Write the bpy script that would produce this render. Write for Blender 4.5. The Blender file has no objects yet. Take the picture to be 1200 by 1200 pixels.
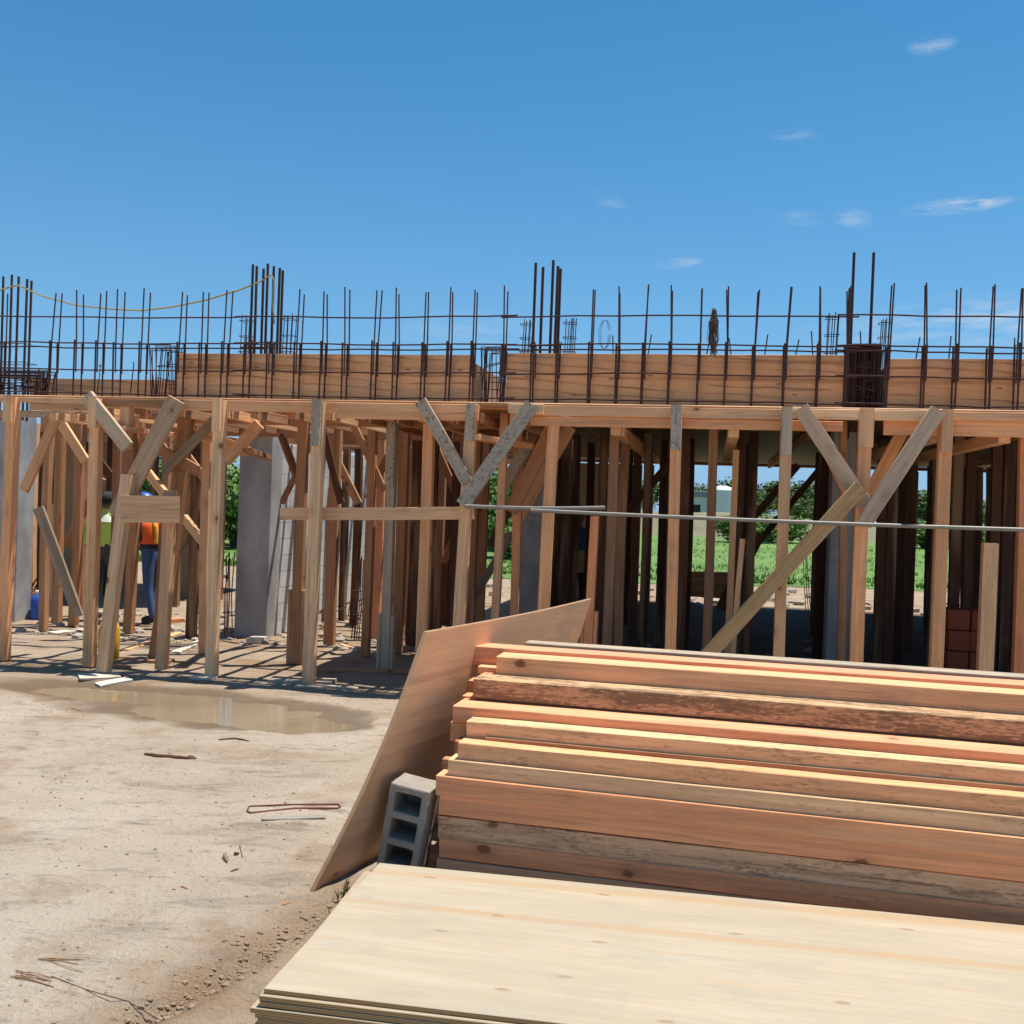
import bpy, bmesh, math, random
import numpy as np
from mathutils import Vector, Matrix, noise as mnoise

random.seed(7)
rng = np.random.default_rng(11)
R = math.radians
scene = bpy.context.scene
COL = scene.collection

# ------------------------------------------------------------------ camera
FPX = 1190.0                       # focal length in pixels of a 1200 px wide frame
EYE = 1.70
ROLL = math.atan(0.035)
PITCH = math.atan(9.0 / FPX)
cam_o = Vector((0, 0, EYE))
f_ = Vector((0, math.cos(PITCH), -math.sin(PITCH)))
u0 = Vector((0, math.sin(PITCH), math.cos(PITCH)))
r0 = Vector((1, 0, 0))
CR = r0 * math.cos(ROLL) + u0 * math.sin(ROLL)
CU = -r0 * math.sin(ROLL) + u0 * math.cos(ROLL)
cam_d = bpy.data.cameras.new('camera')
cam = bpy.data.objects.new('camera', cam_d)
COL.objects.link(cam)
cam.matrix_world = Matrix(((CR.x, CU.x, -f_.x, cam_o.x), (CR.y, CU.y, -f_.y, cam_o.y),
                           (CR.z, CU.z, -f_.z, cam_o.z), (0, 0, 0, 1)))
cam_d.sensor_width = 36.0
cam_d.lens = FPX / 1200.0 * 36.0
cam_d.clip_start = 0.05
cam_d.clip_end = 4000
scene.camera = cam

# ------------------------------------------------------------------ light
SUN_EL = R(75)
SUN_H = Vector((0.91, 0.41, 0)).normalized()        # horizontal direction towards the sun
SUN_DIR = Vector((SUN_H.x * math.cos(SUN_EL), SUN_H.y * math.cos(SUN_EL), math.sin(SUN_EL)))
sun_d = bpy.data.lights.new('sun', 'SUN')
sun_d.energy = 3.8
sun_d.angle = R(0.53)
sun_d.color = (1.0, 0.95, 0.87)
sun = bpy.data.objects.new('sun', sun_d)
COL.objects.link(sun)
sun.rotation_mode = 'QUATERNION'
sun.rotation_quaternion = SUN_DIR.to_track_quat('Z', 'Y')
sun.location = (10, 12, 25)

def rayd(px, py):
    return f_ + CR * ((px - 600) / FPX) + CU * ((600 - py) / FPX)

world = bpy.data.worlds.new('World')
scene.world = world
world.use_nodes = True
wn, wl = world.node_tree.nodes, world.node_tree.links
wn.clear()
def wnode(t, **k):
    n = wn.new(t)
    for a, b in k.items():
        setattr(n, a, b)
    return n
sky = wnode('ShaderNodeTexSky', sky_type='NISHITA')
sky.sun_disc = False
sky.sun_elevation = SUN_EL
sky.sun_rotation = math.atan2(SUN_H.x, SUN_H.y)
sky.altitude = 0
sky.air_density = 1.0
sky.dust_density = 0.2
sky.ozone_density = 4.0
tc = wnode('ShaderNodeTexCoord')
# thin cloud wisps fixed in the sky by direction
cloud_sum = None
def math_node(op, a, b=None):
    n = wnode('ShaderNodeMath', operation=op)
    for i, v in enumerate((a, b)):
        if v is None:
            continue
        if isinstance(v, (int, float)):
            n.inputs[i].default_value = v
        else:
            wl.new(v, n.inputs[i])
    return n.outputs[0]
nz = wnode('ShaderNodeTexNoise')
mp = wnode('ShaderNodeMapping')
mp.inputs['Scale'].default_value = (26, 26, 120)
wl.new(tc.outputs['Generated'], mp.inputs['Vector'])
wl.new(mp.outputs[0], nz.inputs['Vector'])
nz.inputs['Scale'].default_value = 1.0
nz.inputs['Detail'].default_value = 6
nz.inputs['Roughness'].default_value = 0.62
wispn = math_node('MULTIPLY', math_node('MAXIMUM', math_node('SUBTRACT', nz.outputs['Fac'], 0.38), 0.0), 3.4)
for (px, py, hw, hh, tilt, amt) in [(1122, 241, 62, 10, 7, .85), (1150, 237, 35, 7, 5, .4), (796, 308, 32, 7, 5, .5),
                                    (1092, 53, 27, 11, 8, .6), (930, 158, 32, 9, 0, .25), (1000, 256, 26, 13, -8, .4),
                                    (938, 256, 30, 10, 0, .28), (716, 236, 26, 12, -30, .22), (1150, 375, 120, 34, 2, .55),
                                    (1010, 392, 90, 26, 3, .3), (560, 385, 120, 26, 0, .22)]:
    d = rayd(px, py).normalized()
    a = R(tilt)
    ax = (CR * math.cos(a) + CU * math.sin(a))
    ax = (ax - d * ax.dot(d)).normalized()
    ay = d.cross(ax).normalized()
    def dotn(v, scale):
        n = wnode('ShaderNodeVectorMath', operation='DOT_PRODUCT')
        wl.new(tc.outputs['Generated'], n.inputs[0])
        n.inputs[1].default_value = v * scale
        return n.outputs['Value']
    x = dotn(ax, FPX / hw)
    y = dotn(ay, FPX / hh)
    fr = dotn(d, 1.0)
    r2 = math_node('ADD', math_node('MULTIPLY', x, x), math_node('MULTIPLY', y, y))
    m = math_node('MULTIPLY', math_node('POWER', math_node('MAXIMUM', math_node('SUBTRACT', 1.0, r2), 0.0), 1.6), amt * .95)
    m = math_node('MULTIPLY', m, math_node('GREATER_THAN', fr, 0.3))
    cloud_sum = m if cloud_sum is None else math_node('ADD', cloud_sum, m)
cloud = math_node('MINIMUM', math_node('MULTIPLY', cloud_sum, wispn), 0.9)
mixc = wnode('ShaderNodeMix', data_type='RGBA')
SKY_STRENGTH = 0.085
hsv = wnode('ShaderNodeHueSaturation')
hsv.inputs['Saturation'].default_value = 1.0
wl.new(sky.outputs[0], hsv.inputs['Color'])
wl.new(cloud, mixc.inputs['Factor'])
tint = wnode('ShaderNodeMix', data_type='RGBA', blend_type='MULTIPLY')
tint.inputs['Factor'].default_value = 1.0
wl.new(hsv.outputs[0], tint.inputs['A'])
tint.inputs['B'].default_value = (.245, .72, .845, 1)
# pale haze low over the horizon
sxyz = wnode('ShaderNodeSeparateXYZ')
wl.new(tc.outputs['Generated'], sxyz.inputs[0])
hz = math_node('MULTIPLY', math_node('POWER', math_node('SUBTRACT', 1.0, math_node('ABSOLUTE', sxyz.outputs[2])), 5.0), .9)
haze = wnode('ShaderNodeMix', data_type='RGBA')
wl.new(hz, haze.inputs['Factor'])
wl.new(tint.outputs['Result'], haze.inputs['A'])
haze.inputs['B'].default_value = (2.3, 3.25, 5.3, 1)
wl.new(haze.outputs['Result'], mixc.inputs['A'])
mixc.inputs['B'].default_value = (4.6, 5.0, 5.4, 1)
bg = wnode('ShaderNodeBackground')
bg.inputs['Strength'].default_value = SKY_STRENGTH
wl.new(mixc.outputs['Result'], bg.inputs['Color'])
wo = wnode('ShaderNodeOutputWorld')
wl.new(bg.outputs[0], wo.inputs['Surface'])

scene.view_settings.view_transform = 'Standard'
scene.view_settings.look = 'None'
scene.view_settings.exposure = 0.82
scene.view_settings.gamma = 1.0
scene.render.engine = 'CYCLES'
scene.cycles.max_bounces = 8
scene.cycles.diffuse_bounces = 4
scene.cycles.transparent_max_bounces = 4

# ------------------------------------------------------------------ frame of the building
SL = math.atan(0.197)
E = Vector((math.cos(SL), -math.sin(SL), 0))        # along the front, to the right
N = Vector((math.sin(SL), math.cos(SL), 0))         # inwards, away from the camera
O = Vector((0, 9.034, 0))
ZL = 2.60                                           # top of the formwork ledge
UP = Vector((0, 0, 1))
def W(s, t, z):
    return O + E * s + N * t + UP * z
def B(px, py, t):
    """point seen at a pixel, on the upright plane t metres behind the front"""
    d = rayd(px, py)
    k = ((O - cam_o).dot(N) + t) / d.dot(N)
    p = cam_o + d * k
    return (p - O).dot(E), p.z
def G(px, py, z=0.0):
    d = rayd(px, py)
    k = (z - EYE) / d.z
    return cam_o + d * k
def SX(px, t, py=560):
    return B(px, py, t)[0]

# ------------------------------------------------------------------ materials
MATS = {}
class NT:
    def __init__(self, name):
        self.m = bpy.data.materials.new(name)
        self.m.use_nodes = True
        self.n = self.m.node_tree.nodes
        self.l = self.m.node_tree.links
        self.b = self.n['Principled BSDF']
    def node(self, t, ins=None, **k):
        n = self.n.new(t)
        for a, b in k.items():
            setattr(n, a, b)
        for a, b in (ins or {}).items():
            self.put(n.inputs[a], b)
        return n
    def put(self, sock, v):
        if hasattr(v, 'is_output') and v.is_output:
            self.l.new(v, sock)
        else:
            sock.default_value = v
    def math(self, op, a, b=0.0, clamp=False):
        n = self.node('ShaderNodeMath', operation=op)
        n.use_clamp = clamp
        self.put(n.inputs[0], a); self.put(n.inputs[1], b)
        return n.outputs[0]
    def noise(self, vec, scale, detail=4, rough=.55, dist=0.0):
        n = self.node('ShaderNodeTexNoise')
        self.put(n.inputs['Vector'], vec)
        n.inputs['Scale'].default_value = scale
        n.inputs['Detail'].default_value = detail
        n.inputs['Roughness'].default_value = rough
        n.inputs['Distortion'].default_value = dist
        return n.outputs['Fac']
    def ramp(self, fac, a, b):
        n = self.node('ShaderNodeMapRange')
        n.interpolation_type = 'SMOOTHSTEP'
        self.put(n.inputs['Value'], fac)
        n.inputs['From Min'].default_value = a
        n.inputs['From Max'].default_value = b
        return n.outputs['Result']
    def mix(self, fac, a, b, mode='MIX'):
        n = self.node('ShaderNodeMix', data_type='RGBA', blend_type=mode)
        self.put(n.inputs['Factor'], fac); self.put(n.inputs['A'], a); self.put(n.inputs['B'], b)
        return n.outputs['Result']
    def mapv(self, vec, scale=(1, 1, 1)):
        n = self.node('ShaderNodeMapping')
        self.put(n.inputs['Vector'], vec)
        n.inputs['Scale'].default_value = scale
        return n.outputs[0]
    def objvec(self, rand=True):
        c = self.node('ShaderNodeTexCoord').outputs['Object']
        if not rand:
            return c
        oi = self.node('ShaderNodeObjectInfo')
        k = self.math('MULTIPLY', oi.outputs['Random'], 61.0)
        a = self.node('ShaderNodeVectorMath', operation='ADD')
        self.put(a.inputs[0], c); self.put(a.inputs[1], k)
        return a.outputs[0]
    def bump(self, h, strength=.3, dist=.01):
        n = self.node('ShaderNodeBump')
        n.inputs['Strength'].default_value = strength
        n.inputs['Distance'].default_value = dist
        self.put(n.inputs['Height'], h)
        self.put(self.b.inputs['Normal'], n.outputs[0])
    def val(self, c, f):
        """colour times a factor socket"""
        n = self.node('ShaderNodeVectorMath', operation='SCALE')
        self.put(n.inputs[0], c); self.put(n.inputs['Scale'], f)
        return n.outputs[0]

def wood_mat():
    t = NT('sawn_wood'); 
    oi = t.node('ShaderNodeObjectInfo')
    v = t.objvec()
    broad = t.noise(t.mapv(v, (.7, 9, 9)), 1.0, 3, .5, .6)
    ring = t.noise(t.mapv(v, (1.6, 38, 38)), 1.0, 4, .6, .8)
    fib = t.noise(t.mapv(v, (9, 240, 240)), 1.0, 2, .6)
    saw = t.noise(t.mapv(v, (90, 6, 6)), 1.0, 1, .5)
    f = t.math('ADD', t.math('MULTIPLY', broad, .75), t.math('MULTIPLY', ring, .95))
    f = t.math('ADD', f, t.math('MULTIPLY', fib, .40))
    f = t.math('ADD', f, t.math('MULTIPLY', saw, .08))
    f = t.math('ADD', f, -.06)
    col = t.val(oi.outputs['Color'], f)
    # lighter sapwood zones
    sap = t.ramp(t.noise(t.mapv(v, (.5, 5, 5)), 1.0, 2, .5, .3), .52, .66)
    col = t.mix(t.math('MULTIPLY', sap, .28), col, (.68, .44, .24, 1))
    # dark streaks of resin grain
    dk = t.ramp(t.noise(t.mapv(v, (1.0, 60, 60)), 1.0, 3, .6, 1.0), .60, .74)
    col = t.mix(t.math('MULTIPLY', dk, .5), col, (.15, .07, .03, 1))
    # knots
    vo = t.node('ShaderNodeTexVoronoi', feature='F1')
    t.put(vo.inputs['Vector'], t.mapv(v, (2.8, 4.4, 4.4)))
    vo.inputs['Scale'].default_value = 1.0
    sep = t.node('ShaderNodeSeparateColor'); t.put(sep.inputs[0], vo.outputs['Color'])
    rare = t.math('GREATER_THAN', sep.outputs[0], .12)
    kd = t.math('ADD', vo.outputs['Distance'], t.math('MULTIPLY', t.noise(v, 40, 2), .07))
    kn = t.math('MULTIPLY', t.math('SUBTRACT', 1.0, t.ramp(kd, .10, .145)), rare)
    col = t.mix(t.math('MULTIPLY', kn, .8), col, (.10, .042, .018, 1))
    halo = t.math('MULTIPLY', t.math('SUBTRACT', 1.0, t.ramp(kd, .12, .34)), rare)
    col = t.mix(t.math('MULTIPLY', halo, .25), col, (.26, .10, .04, 1))
    # blue stain, mould and wet cement, by the board's own amount (1 - alpha)
    amt = t.math('SUBTRACT', 1.0, oi.outputs['Alpha'])
    st = t.noise(t.mapv(v, (2.2, 14, 14)), 1.0, 6, .68, .5)
    st2 = t.noise(t.mapv(v, (22, 90, 90)), 1.0, 4, .75, .6)
    sm = t.math('ADD', t.math('MULTIPLY', st, .5), t.math('MULTIPLY', st2, .5))
    thr = t.math('SUBTRACT', .625, t.math('MULTIPLY', amt, .30))
    sm = t.ramp(t.math('SUBTRACT', sm, thr), 0.0, .12)
    sm = t.math('MULTIPLY', sm, t.math('MINIMUM', t.math('MULTIPLY', amt, 1.3), .8))
    col = t.mix(sm, col, (.125, .082, .045, 1))
    t.put(t.b.inputs['Base Color'], col)
    t.b.inputs['Roughness'].default_value = .78
    t.b.inputs['Specular IOR Level'].default_value = .25
    h = t.math('ADD', t.math('MULTIPLY', ring, .5), t.math('ADD', t.math('MULTIPLY', fib, .5), t.math('MULTIPLY', saw, .3)))
    t.bump(h, .35, .004)
    return t.m
MATS['wood'] = wood_mat()

def cement_wood_mat():
    t = NT('cement_stained_wood')
    oi = t.node('ShaderNodeObjectInfo')
    v = t.objvec()
    ring = t.noise(t.mapv(v, (2, 34, 34)), 1.0, 4, .6, .6)
    col = t.val(oi.outputs['Color'], t.math('ADD', t.math('MULTIPLY', ring, .9), .5))
    sp = t.ramp(t.noise(t.mapv(v, (1, 1.8, 1.8)), 26, 5, .7), .52, .62)
    col = t.mix(t.math('MULTIPLY', sp, .75), col, (.11, .095, .08, 1))
    pale = t.ramp(t.noise(v, 9, 5, .65), .50, .66)
    col = t.mix(t.math('MULTIPLY', pale, .6), col, (.47, .40, .32, 1))
    vo = t.node('ShaderNodeTexVoronoi'); t.put(vo.inputs['Vector'], v); vo.inputs['Scale'].default_value = 24
    dots = t.math('LESS_THAN', vo.outputs['Distance'], .16)
    col = t.mix(t.math('MULTIPLY', dots, .6), col, (.06, .05, .045, 1))
    t.put(t.b.inputs['Base Color'], col)
    t.b.inputs['Roughness'].default_value = .9
    t.bump(t.noise(v, 60, 4, .7), .5, .006)
    return t.m
MATS['cement'] = cement_wood_mat()

def ply_mat(name, pale, dark, stripe, stripe_amt, knotcol, edge, flame=.3):
    t = NT(name)
    oi = t.node('ShaderNodeObjectInfo')
    v = t.objvec()
    c0 = t.node('ShaderNodeTexCoord').outputs['Object']
    br = t.noise(t.mapv(v, (.9, 5.5, 1)), 1.0, 4, .55, 1.2)
    rg = t.noise(t.mapv(v, (2.2, 42, 1)), 1.0, 4, .6, 1.2)
    fb = t.noise(t.mapv(v, (14, 300, 1)), 1.0, 2, .6)
    f = t.math('ADD', t.math('MULTIPLY', br, .6), t.math('ADD', t.math('MULTIPLY', rg, .35), t.math('MULTIPLY', fb, .12)))
    col = t.mix(t.ramp(f, .30, .76), dark, pale)
    ln = t.ramp(t.noise(t.mapv(v, (1.4, 75, 1)), 1.0, 4, .65, .9), .56, .66)
    ln = t.math('MULTIPLY', ln, t.ramp(br, .42, .6))
    col = t.mix(t.math('MULTIPLY', ln, .5), col, stripe)
    s = t.ramp(t.noise(t.mapv(v, (.12, 6.0, 1)), 1.0, 2, .45, .15), .58, .64)
    col = t.mix(t.math('MULTIPLY', s, stripe_amt), col, stripe)
    # flame-shaped figure of rotary cut veneer
    wv = t.node('ShaderNodeTexWave', wave_type='RINGS', rings_direction='Z')
    t.put(wv.inputs['Vector'], t.mapv(v, (.55, 2.4, 1)))
    wv.inputs['Scale'].default_value = 1.7
    wv.inputs['Distortion'].default_value = 7
    wv.inputs['Detail'].default_value = 3
    wv.inputs['Detail Scale'].default_value = .8
    fl = t.ramp(wv.outputs['Fac'], .78, .98)
    fl = t.math('MULTIPLY', fl, t.ramp(br, .35, .62))
    col = t.mix(t.math('MULTIPLY', fl, flame), col, stripe)
    vo = t.node('ShaderNodeTexVoronoi', voronoi_dimensions='2D'); t.put(vo.inputs['Vector'], t.mapv(v, (1.7, 4.6, 1)))
    vo.inputs['Scale'].default_value = 1.0
    sep = t.node('ShaderNodeSeparateColor'); t.put(sep.inputs[0], vo.outputs['Color'])
    rare = t.math('GREATER_THAN', sep.outputs[1], .55 if flame < .5 else .25)
    kd = t.math('ADD', vo.outputs['Distance'], t.math('MULTIPLY', t.noise(v, 30, 2), .05))
    kn = t.math('MULTIPLY', t.math('SUBTRACT', 1.0, t.ramp(kd, .055, .085)), rare)
    col = t.mix(t.math('MULTIPLY', kn, .6), col, knotcol)
    dirt = t.ramp(t.noise(t.mapv(v, (1, 1.8, 1)), 3.2, 6, .7), .50, .66)
    col = t.mix(t.math('MULTIPLY', dirt, .34), col, (.31, .28, .23, 1))
    specks = t.ramp(t.noise(v, 55, 3, .6), .66, .74)
    col = t.mix(t.math('MULTIPLY', specks, .3), col, (.22, .17, .11, 1))
    mul = t.node('ShaderNodeMix', data_type='RGBA', blend_type='MULTIPLY')
    mul.inputs['Factor'].default_value = 1
    t.put(mul.inputs['A'], col); t.put(mul.inputs['B'], oi.outputs['Color'])
    col = mul.outputs['Result']
    # the veneers show on the cut edges
    g = t.node('ShaderNodeTexCoord').outputs['Normal']
    sg = t.node('ShaderNodeSeparateXYZ'); t.put(sg.inputs[0], g)
    side = t.math('LESS_THAN', t.math('ABSOLUTE', sg.outputs[2]), .5)
    so = t.node('ShaderNodeSeparateXYZ'); t.put(so.inputs[0], c0)
    wob = t.math('MULTIPLY', t.noise(t.mapv(v, (6, 6, 60)), 1.0, 2), .5)
    band = t.math('SINE', t.math('MULTIPLY', t.math('ADD', so.outputs[2], t.math('MULTIPLY', wob, .002)), 1250.0))
    ecol = t.mix(t.ramp(band, -.5, .5), (edge[0] * .42, edge[1] * .36, edge[2] * .3, 1), edge)
    col = t.mix(side, col, ecol)
    t.put(t.b.inputs['Base Color'], col)
    t.b.inputs['Roughness'].default_value = .62
    t.b.inputs['Specular IOR Level'].default_value = .3
    t.bump(t.math('ADD', rg, fb), .18, .003)
    return t.m
MATS['ply_new'] = ply_mat('new_pine_plywood', (.455, .385, .28, 1), (.37, .30, .205, 1), (.43, .27, .145, 1), .6,
                          (.26, .15, .08, 1), (.56, .35, .16, 1))
MATS['ply_form'] = ply_mat('formwork_plywood', (.90, .53, .27, 1), (.74, .40, .19, 1), (.36, .15, .06, 1), .5,
                           (.13, .06, .03, 1), (.46, .31, .18, 1), .75)

MATS['ply_lean'] = ply_mat('weathered_plywood', (.76, .44, .24, 1), (.56, .31, .165, 1), (.40, .20, .10, 1), .4,
                          (.13, .06, .03, 1), (.50, .32, .18, 1), .14)

def simple(name, col, rough=.7, metal=0.0, var=.25, scale=20, bump=.2, spec=.4):
    t = NT(name)
    v = t.objvec()
    n = t.noise(v, scale, 4, .6)
    n2 = t.noise(v, scale * .2, 3, .6)
    f = t.math('ADD', 1 - var, t.math('MULTIPLY', t.math('ADD', n, n2), var))
    t.put(t.b.inputs['Base Color'], t.val((col[0], col[1], col[2]), f))
    t.b.inputs['Roughness'].default_value = rough
    t.b.inputs['Metallic'].default_value = metal
    t.b.inputs['Specular IOR Level'].default_value = spec
    if bump:
        t.bump(n, bump, .005)
    return t.m
MATS['rebar'] = simple('rusty_rebar', (.075, .034, .026), .75, .15, .6, 30, .3)
MATS['rebar_red'] = simple('bright_rusted_rebar', (.17, .05, .03), .8, .1, .5, 30, .3)
MATS['pipe'] = simple('dull_steel_pipe', (.25, .225, .195), .6, .3, .3, 25, .1)
MATS['rope'] = simple('yellow_rope', (.42, .33, .12), .8)
MATS['wire'] = simple('binding_wire', (.13, .085, .045), .7, .2)
MATS['lime'] = simple('lime_cloth', (.52, .74, .13), .9, 0, .3, 9)
MATS['limepale'] = simple('pale_cloth', (.66, .70, .60), .9, 0, .2, 9)
MATS['denim'] = simple('blue_denim', (.05, .09, .19), .9, 0, .5, 14)
MATS['dark'] = simple('dark_cloth', (.03, .032, .036), .9, 0, .5, 14)
MATS['slate'] = simple('grey_green_cloth', (.055, .068, .065), .9, 0, .4, 14)
MATS['skin'] = simple('brown_skin', (.20, .10, .06), .55, 0, .1, 30, .05)
MATS['hair'] = simple('black_hair', (.015, .012, .011), .6, 0, .3, 60)
MATS['orange'] = simple('orange_mesh_vest', (.85, .13, .02), .8, 0, .15, 20)
MATS['tape'] = simple('yellow_reflective_tape', (.80, .55, .06), .4, 0, .1, 20, .05)
MATS['blueplastic'] = simple('blue_plastic', (.02, .10, .48), .35, 0, .12, 10, .03)
MATS['whiteplastic'] = simple('white_plastic', (.70, .70, .68), .45, 0, .12, 10, .03)
MATS['yellowplastic'] = simple('yellow_plastic', (.72, .37, .02), .45, 0, .25, 12, .05)
MATS['redplastic'] = simple('dull_red_clay', (.26, .055, .02), .8, 0, .3, 16, .2)
MATS['whitewall'] = simple('white_painted_wall', (.72, .71, .68), .8, 0, .12, 4, .05)
MATS['roofgrey'] = simple('grey_roof', (.28, .28, .29), .7, 0, .2, 4)
MATS['bark'] = simple('tree_bark', (.12, .09, .065), .95, 0, .5, 12, .5)
MATS['clod'] = simple('dry_clod', (.27, .19, .125), .95, 0, .45, 30, .4)
MATS['rubble'] = simple('broken_rubble', (.36, .31, .26), .95, 0, .6, 6, .4)

def concrete_mat():
    t = NT('cast_concrete')
    v = t.objvec()
    big = t.noise(t.mapv(v, (1, 1, .6)), 2.2, 6, .62)
    fine = t.noise(v, 45, 4, .7)
    col = t.mix(t.ramp(big, .3, .7), (.26, .26, .255, 1), (.44, .435, .425, 1))
    pit = t.ramp(t.noise(v, 26, 3, .6), .64, .72)
    col = t.mix(t.math('MULTIPLY', pit, .5), col, (.10, .10, .10, 1))
    t.put(t.b.inputs['Base Color'], t.val(col, t.math('ADD', .8, t.math('MULTIPLY', fine, .4))))
    t.b.inputs['Roughness'].default_value = .9
    t.bump(t.math('ADD', fine, big), .4, .008)
    return t.m
MATS['concrete'] = concrete_mat()

def block_mat():
    t = NT('grey_block_masonry')
    v = t.objvec(False)
    s = t.node('ShaderNodeSeparateXYZ'); t.put(s.inputs[0], v)
    cb = t.node('ShaderNodeCombineXYZ')
    t.put(cb.inputs[0], t.math('ADD', s.outputs[0], s.outputs[1])); t.put(cb.inputs[1], s.outputs[2])
    br = t.node('ShaderNodeTexBrick')
    t.put(br.inputs['Vector'], cb.outputs[0])
    br.inputs['Scale'].default_value = 1
    br.inputs['Brick Width'].default_value = .4
    br.inputs['Row Height'].default_value = .2
    br.inputs['Mortar Size'].default_value = .008
    br.inputs['Color1'].default_value = (.62, .61, .585, 1)
    br.inputs['Color2'].default_value = (.55, .54, .52, 1)
    br.inputs['Mortar'].default_value = (.40, .39, .375, 1)
    n = t.noise(v, 30, 4, .7)
    n2 = t.noise(v, 1.6, 4, .6)
    f = t.math('ADD', .55, t.math('ADD', t.math('MULTIPLY', n, .4), t.math('MULTIPLY', n2, .5)))
    t.put(t.b.inputs['Base Color'], t.val(br.outputs['Color'], f))
    t.b.inputs['Roughness'].default_value = .92
    t.bump(t.math('SUBTRACT', n, t.math('MULTIPLY', br.outputs['Fac'], 1.5)), .4, .01)
    return t.m
MATS['block'] = block_mat()

def cmu_mat():
    t = NT('concrete_block')
    v = t.objvec()
    n = t.noise(v, 120, 3, .7); b = t.noise(v, 9, 4, .6)
    f = t.math('ADD', .55, t.math('ADD', t.math('MULTIPLY', n, .55), t.math('MULTIPLY', b, .4)))
    t.put(t.b.inputs['Base Color'], t.val((.30, .262, .215), f))
    t.b.inputs['Roughness'].default_value = .95
    t.bump(n, .8, .006)
    return t.m
MATS['cmu'] = cmu_mat()

def ground_mat():
    t = NT('sandy_ground')
    at = t.node('ShaderNodeAttribute', attribute_name='wet')
    sep = t.node('ShaderNodeSeparateColor'); t.put(sep.inputs[0], at.outputs['Color'])
    wet, ochre, far = sep.outputs[0], sep.outputs[1], sep.outputs[2]
    v = t.objvec(False)
    big = t.noise(v, .7, 5, .6)
    mid = t.noise(t.mapv(v, (2.4, 5.5, 1)), 1.0, 6, .68, .4)
    fine = t.noise(v, 38, 5, .7)
    grit = t.noise(v, 190, 3, .7)
    col = t.mix(t.ramp(big, .3, .7), (.46, .365, .27, 1), (.57, .475, .37, 1))
    och = t.math('MULTIPLY', t.ramp(t.noise(v, 1.7, 5, .65), .50, .68), .45)
    col = t.mix(t.math('MINIMUM', t.math('ADD', och, ochre), .85), col, (.31, .185, .095, 1))
    grey = t.ramp(t.noise(t.mapv(v, (1.5, 4.5, 1)), 1.3, 6, .7, .6), .52, .66)
    col = t.mix(t.math('MULTIPLY', grey, .5), col, (.235, .195, .155, 1))
    dk = t.ramp(mid, .56, .72)
    col = t.mix(t.math('MULTIPLY', dk, .6), col, (.17, .125, .085, 1))
    sp = t.ramp(fine, .55, .64)
    col = t.mix(t.math('MULTIPLY', sp, .30), col, (.13, .095, .065, 1))
    fl = t.ramp(t.noise(t.mapv(v, (16, 34, 1)), 1.0, 4, .72, .8), .60, .68)
    flz = t.ramp(t.noise(v, 1.1, 3, .6), .42, .60)
    col = t.mix(t.math('MULTIPLY', t.math('MULTIPLY', fl, flz), .85), col, (.12, .088, .06, 1))
    f = t.math('ADD', .74, t.math('ADD', t.math('MULTIPLY', fine, .22), t.math('MULTIPLY', grit, .34)))
    col = t.val(col, f)
    col = t.mix(t.math('MULTIPLY', wet, .75), col, (.165, .115, .068, 1))
    t.put(t.b.inputs['Base Color'], col)
    t.put(t.b.inputs['Roughness'], t.math('SUBTRACT', .95, t.math('MULTIPLY', wet, .35)))
    t.b.inputs['Specular IOR Level'].default_value = .2
    h = t.math('ADD', t.math('MULTIPLY', mid, .9), t.math('ADD', t.math('MULTIPLY', fine, .5), t.math('MULTIPLY', grit, .2)))
    t.bump(h, 1.0, .05)
    return t.m
MATS['ground'] = ground_mat()

def water_mat():
    t = NT('muddy_water')
    v = t.objvec(False)
    t.put(t.b.inputs['Base Color'], t.mix(t.ramp(t.noise(v, 1.2, 4), .3, .7), (.30, .225, .135, 1), (.37, .285, .185, 1)))
    t.b.inputs['Roughness'].default_value = .06
    t.b.inputs['IOR'].default_value = 1.33
    t.b.inputs['Alpha'].default_value = .72
    t.bump(t.noise(v, 5, 2), .04, .01)
    return t.m
MATS['water'] = water_mat()

def field_mat():
    t = NT('green_field')
    v = t.objvec(False)
    a = t.noise(v, .25, 5, .6); b = t.noise(v, 5, 4, .7)
    col = t.mix(t.ramp(a, .3, .7), (.085, .17, .028, 1), (.15, .25, .05, 1))
    col = t.mix(t.math('MULTIPLY', t.ramp(b, .5, .7), .5), col, (.06, .10, .02, 1))
    bare = t.ramp(t.noise(t.mapv(v, (.15, .5, 1)), 1.0, 5, .65), .58, .68)
    col = t.mix(t.math('MULTIPLY', bare, .7), col, (.27, .21, .13, 1))
    t.put(t.b.inputs['Base Color'], col)
    t.b.inputs['Roughness'].default_value = .95
    t.bump(b, .8, .1)
    return t.m
MATS['field'] = field_mat()

def leaf_mat(name, a, b):
    t = NT(name)
    g = t.node('ShaderNodeNewGeometry')
    col = t.mix(g.outputs['Random Per Island'], a, b)
    t.put(t.b.inputs['Base Color'], col)
    t.b.inputs['Roughness'].default_value = .65
    t.b.inputs['Specular IOR Level'].default_value = .25
    return t.m
MATS['leaf'] = leaf_mat('tree_leaves', (.035, .075, .014, 1), (.10, .16, .03, 1))
MATS['bush'] = leaf_mat('bush_leaves', (.06, .13, .02, 1), (.16, .25, .05, 1))
MATS['grass'] = leaf_mat('grass_blades', (.07, .15, .02, 1), (.17, .27, .05, 1))
MATS['weed'] = leaf_mat('weed_leaves', (.08, .11, .03, 1), (.18, .18, .07, 1))

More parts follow.
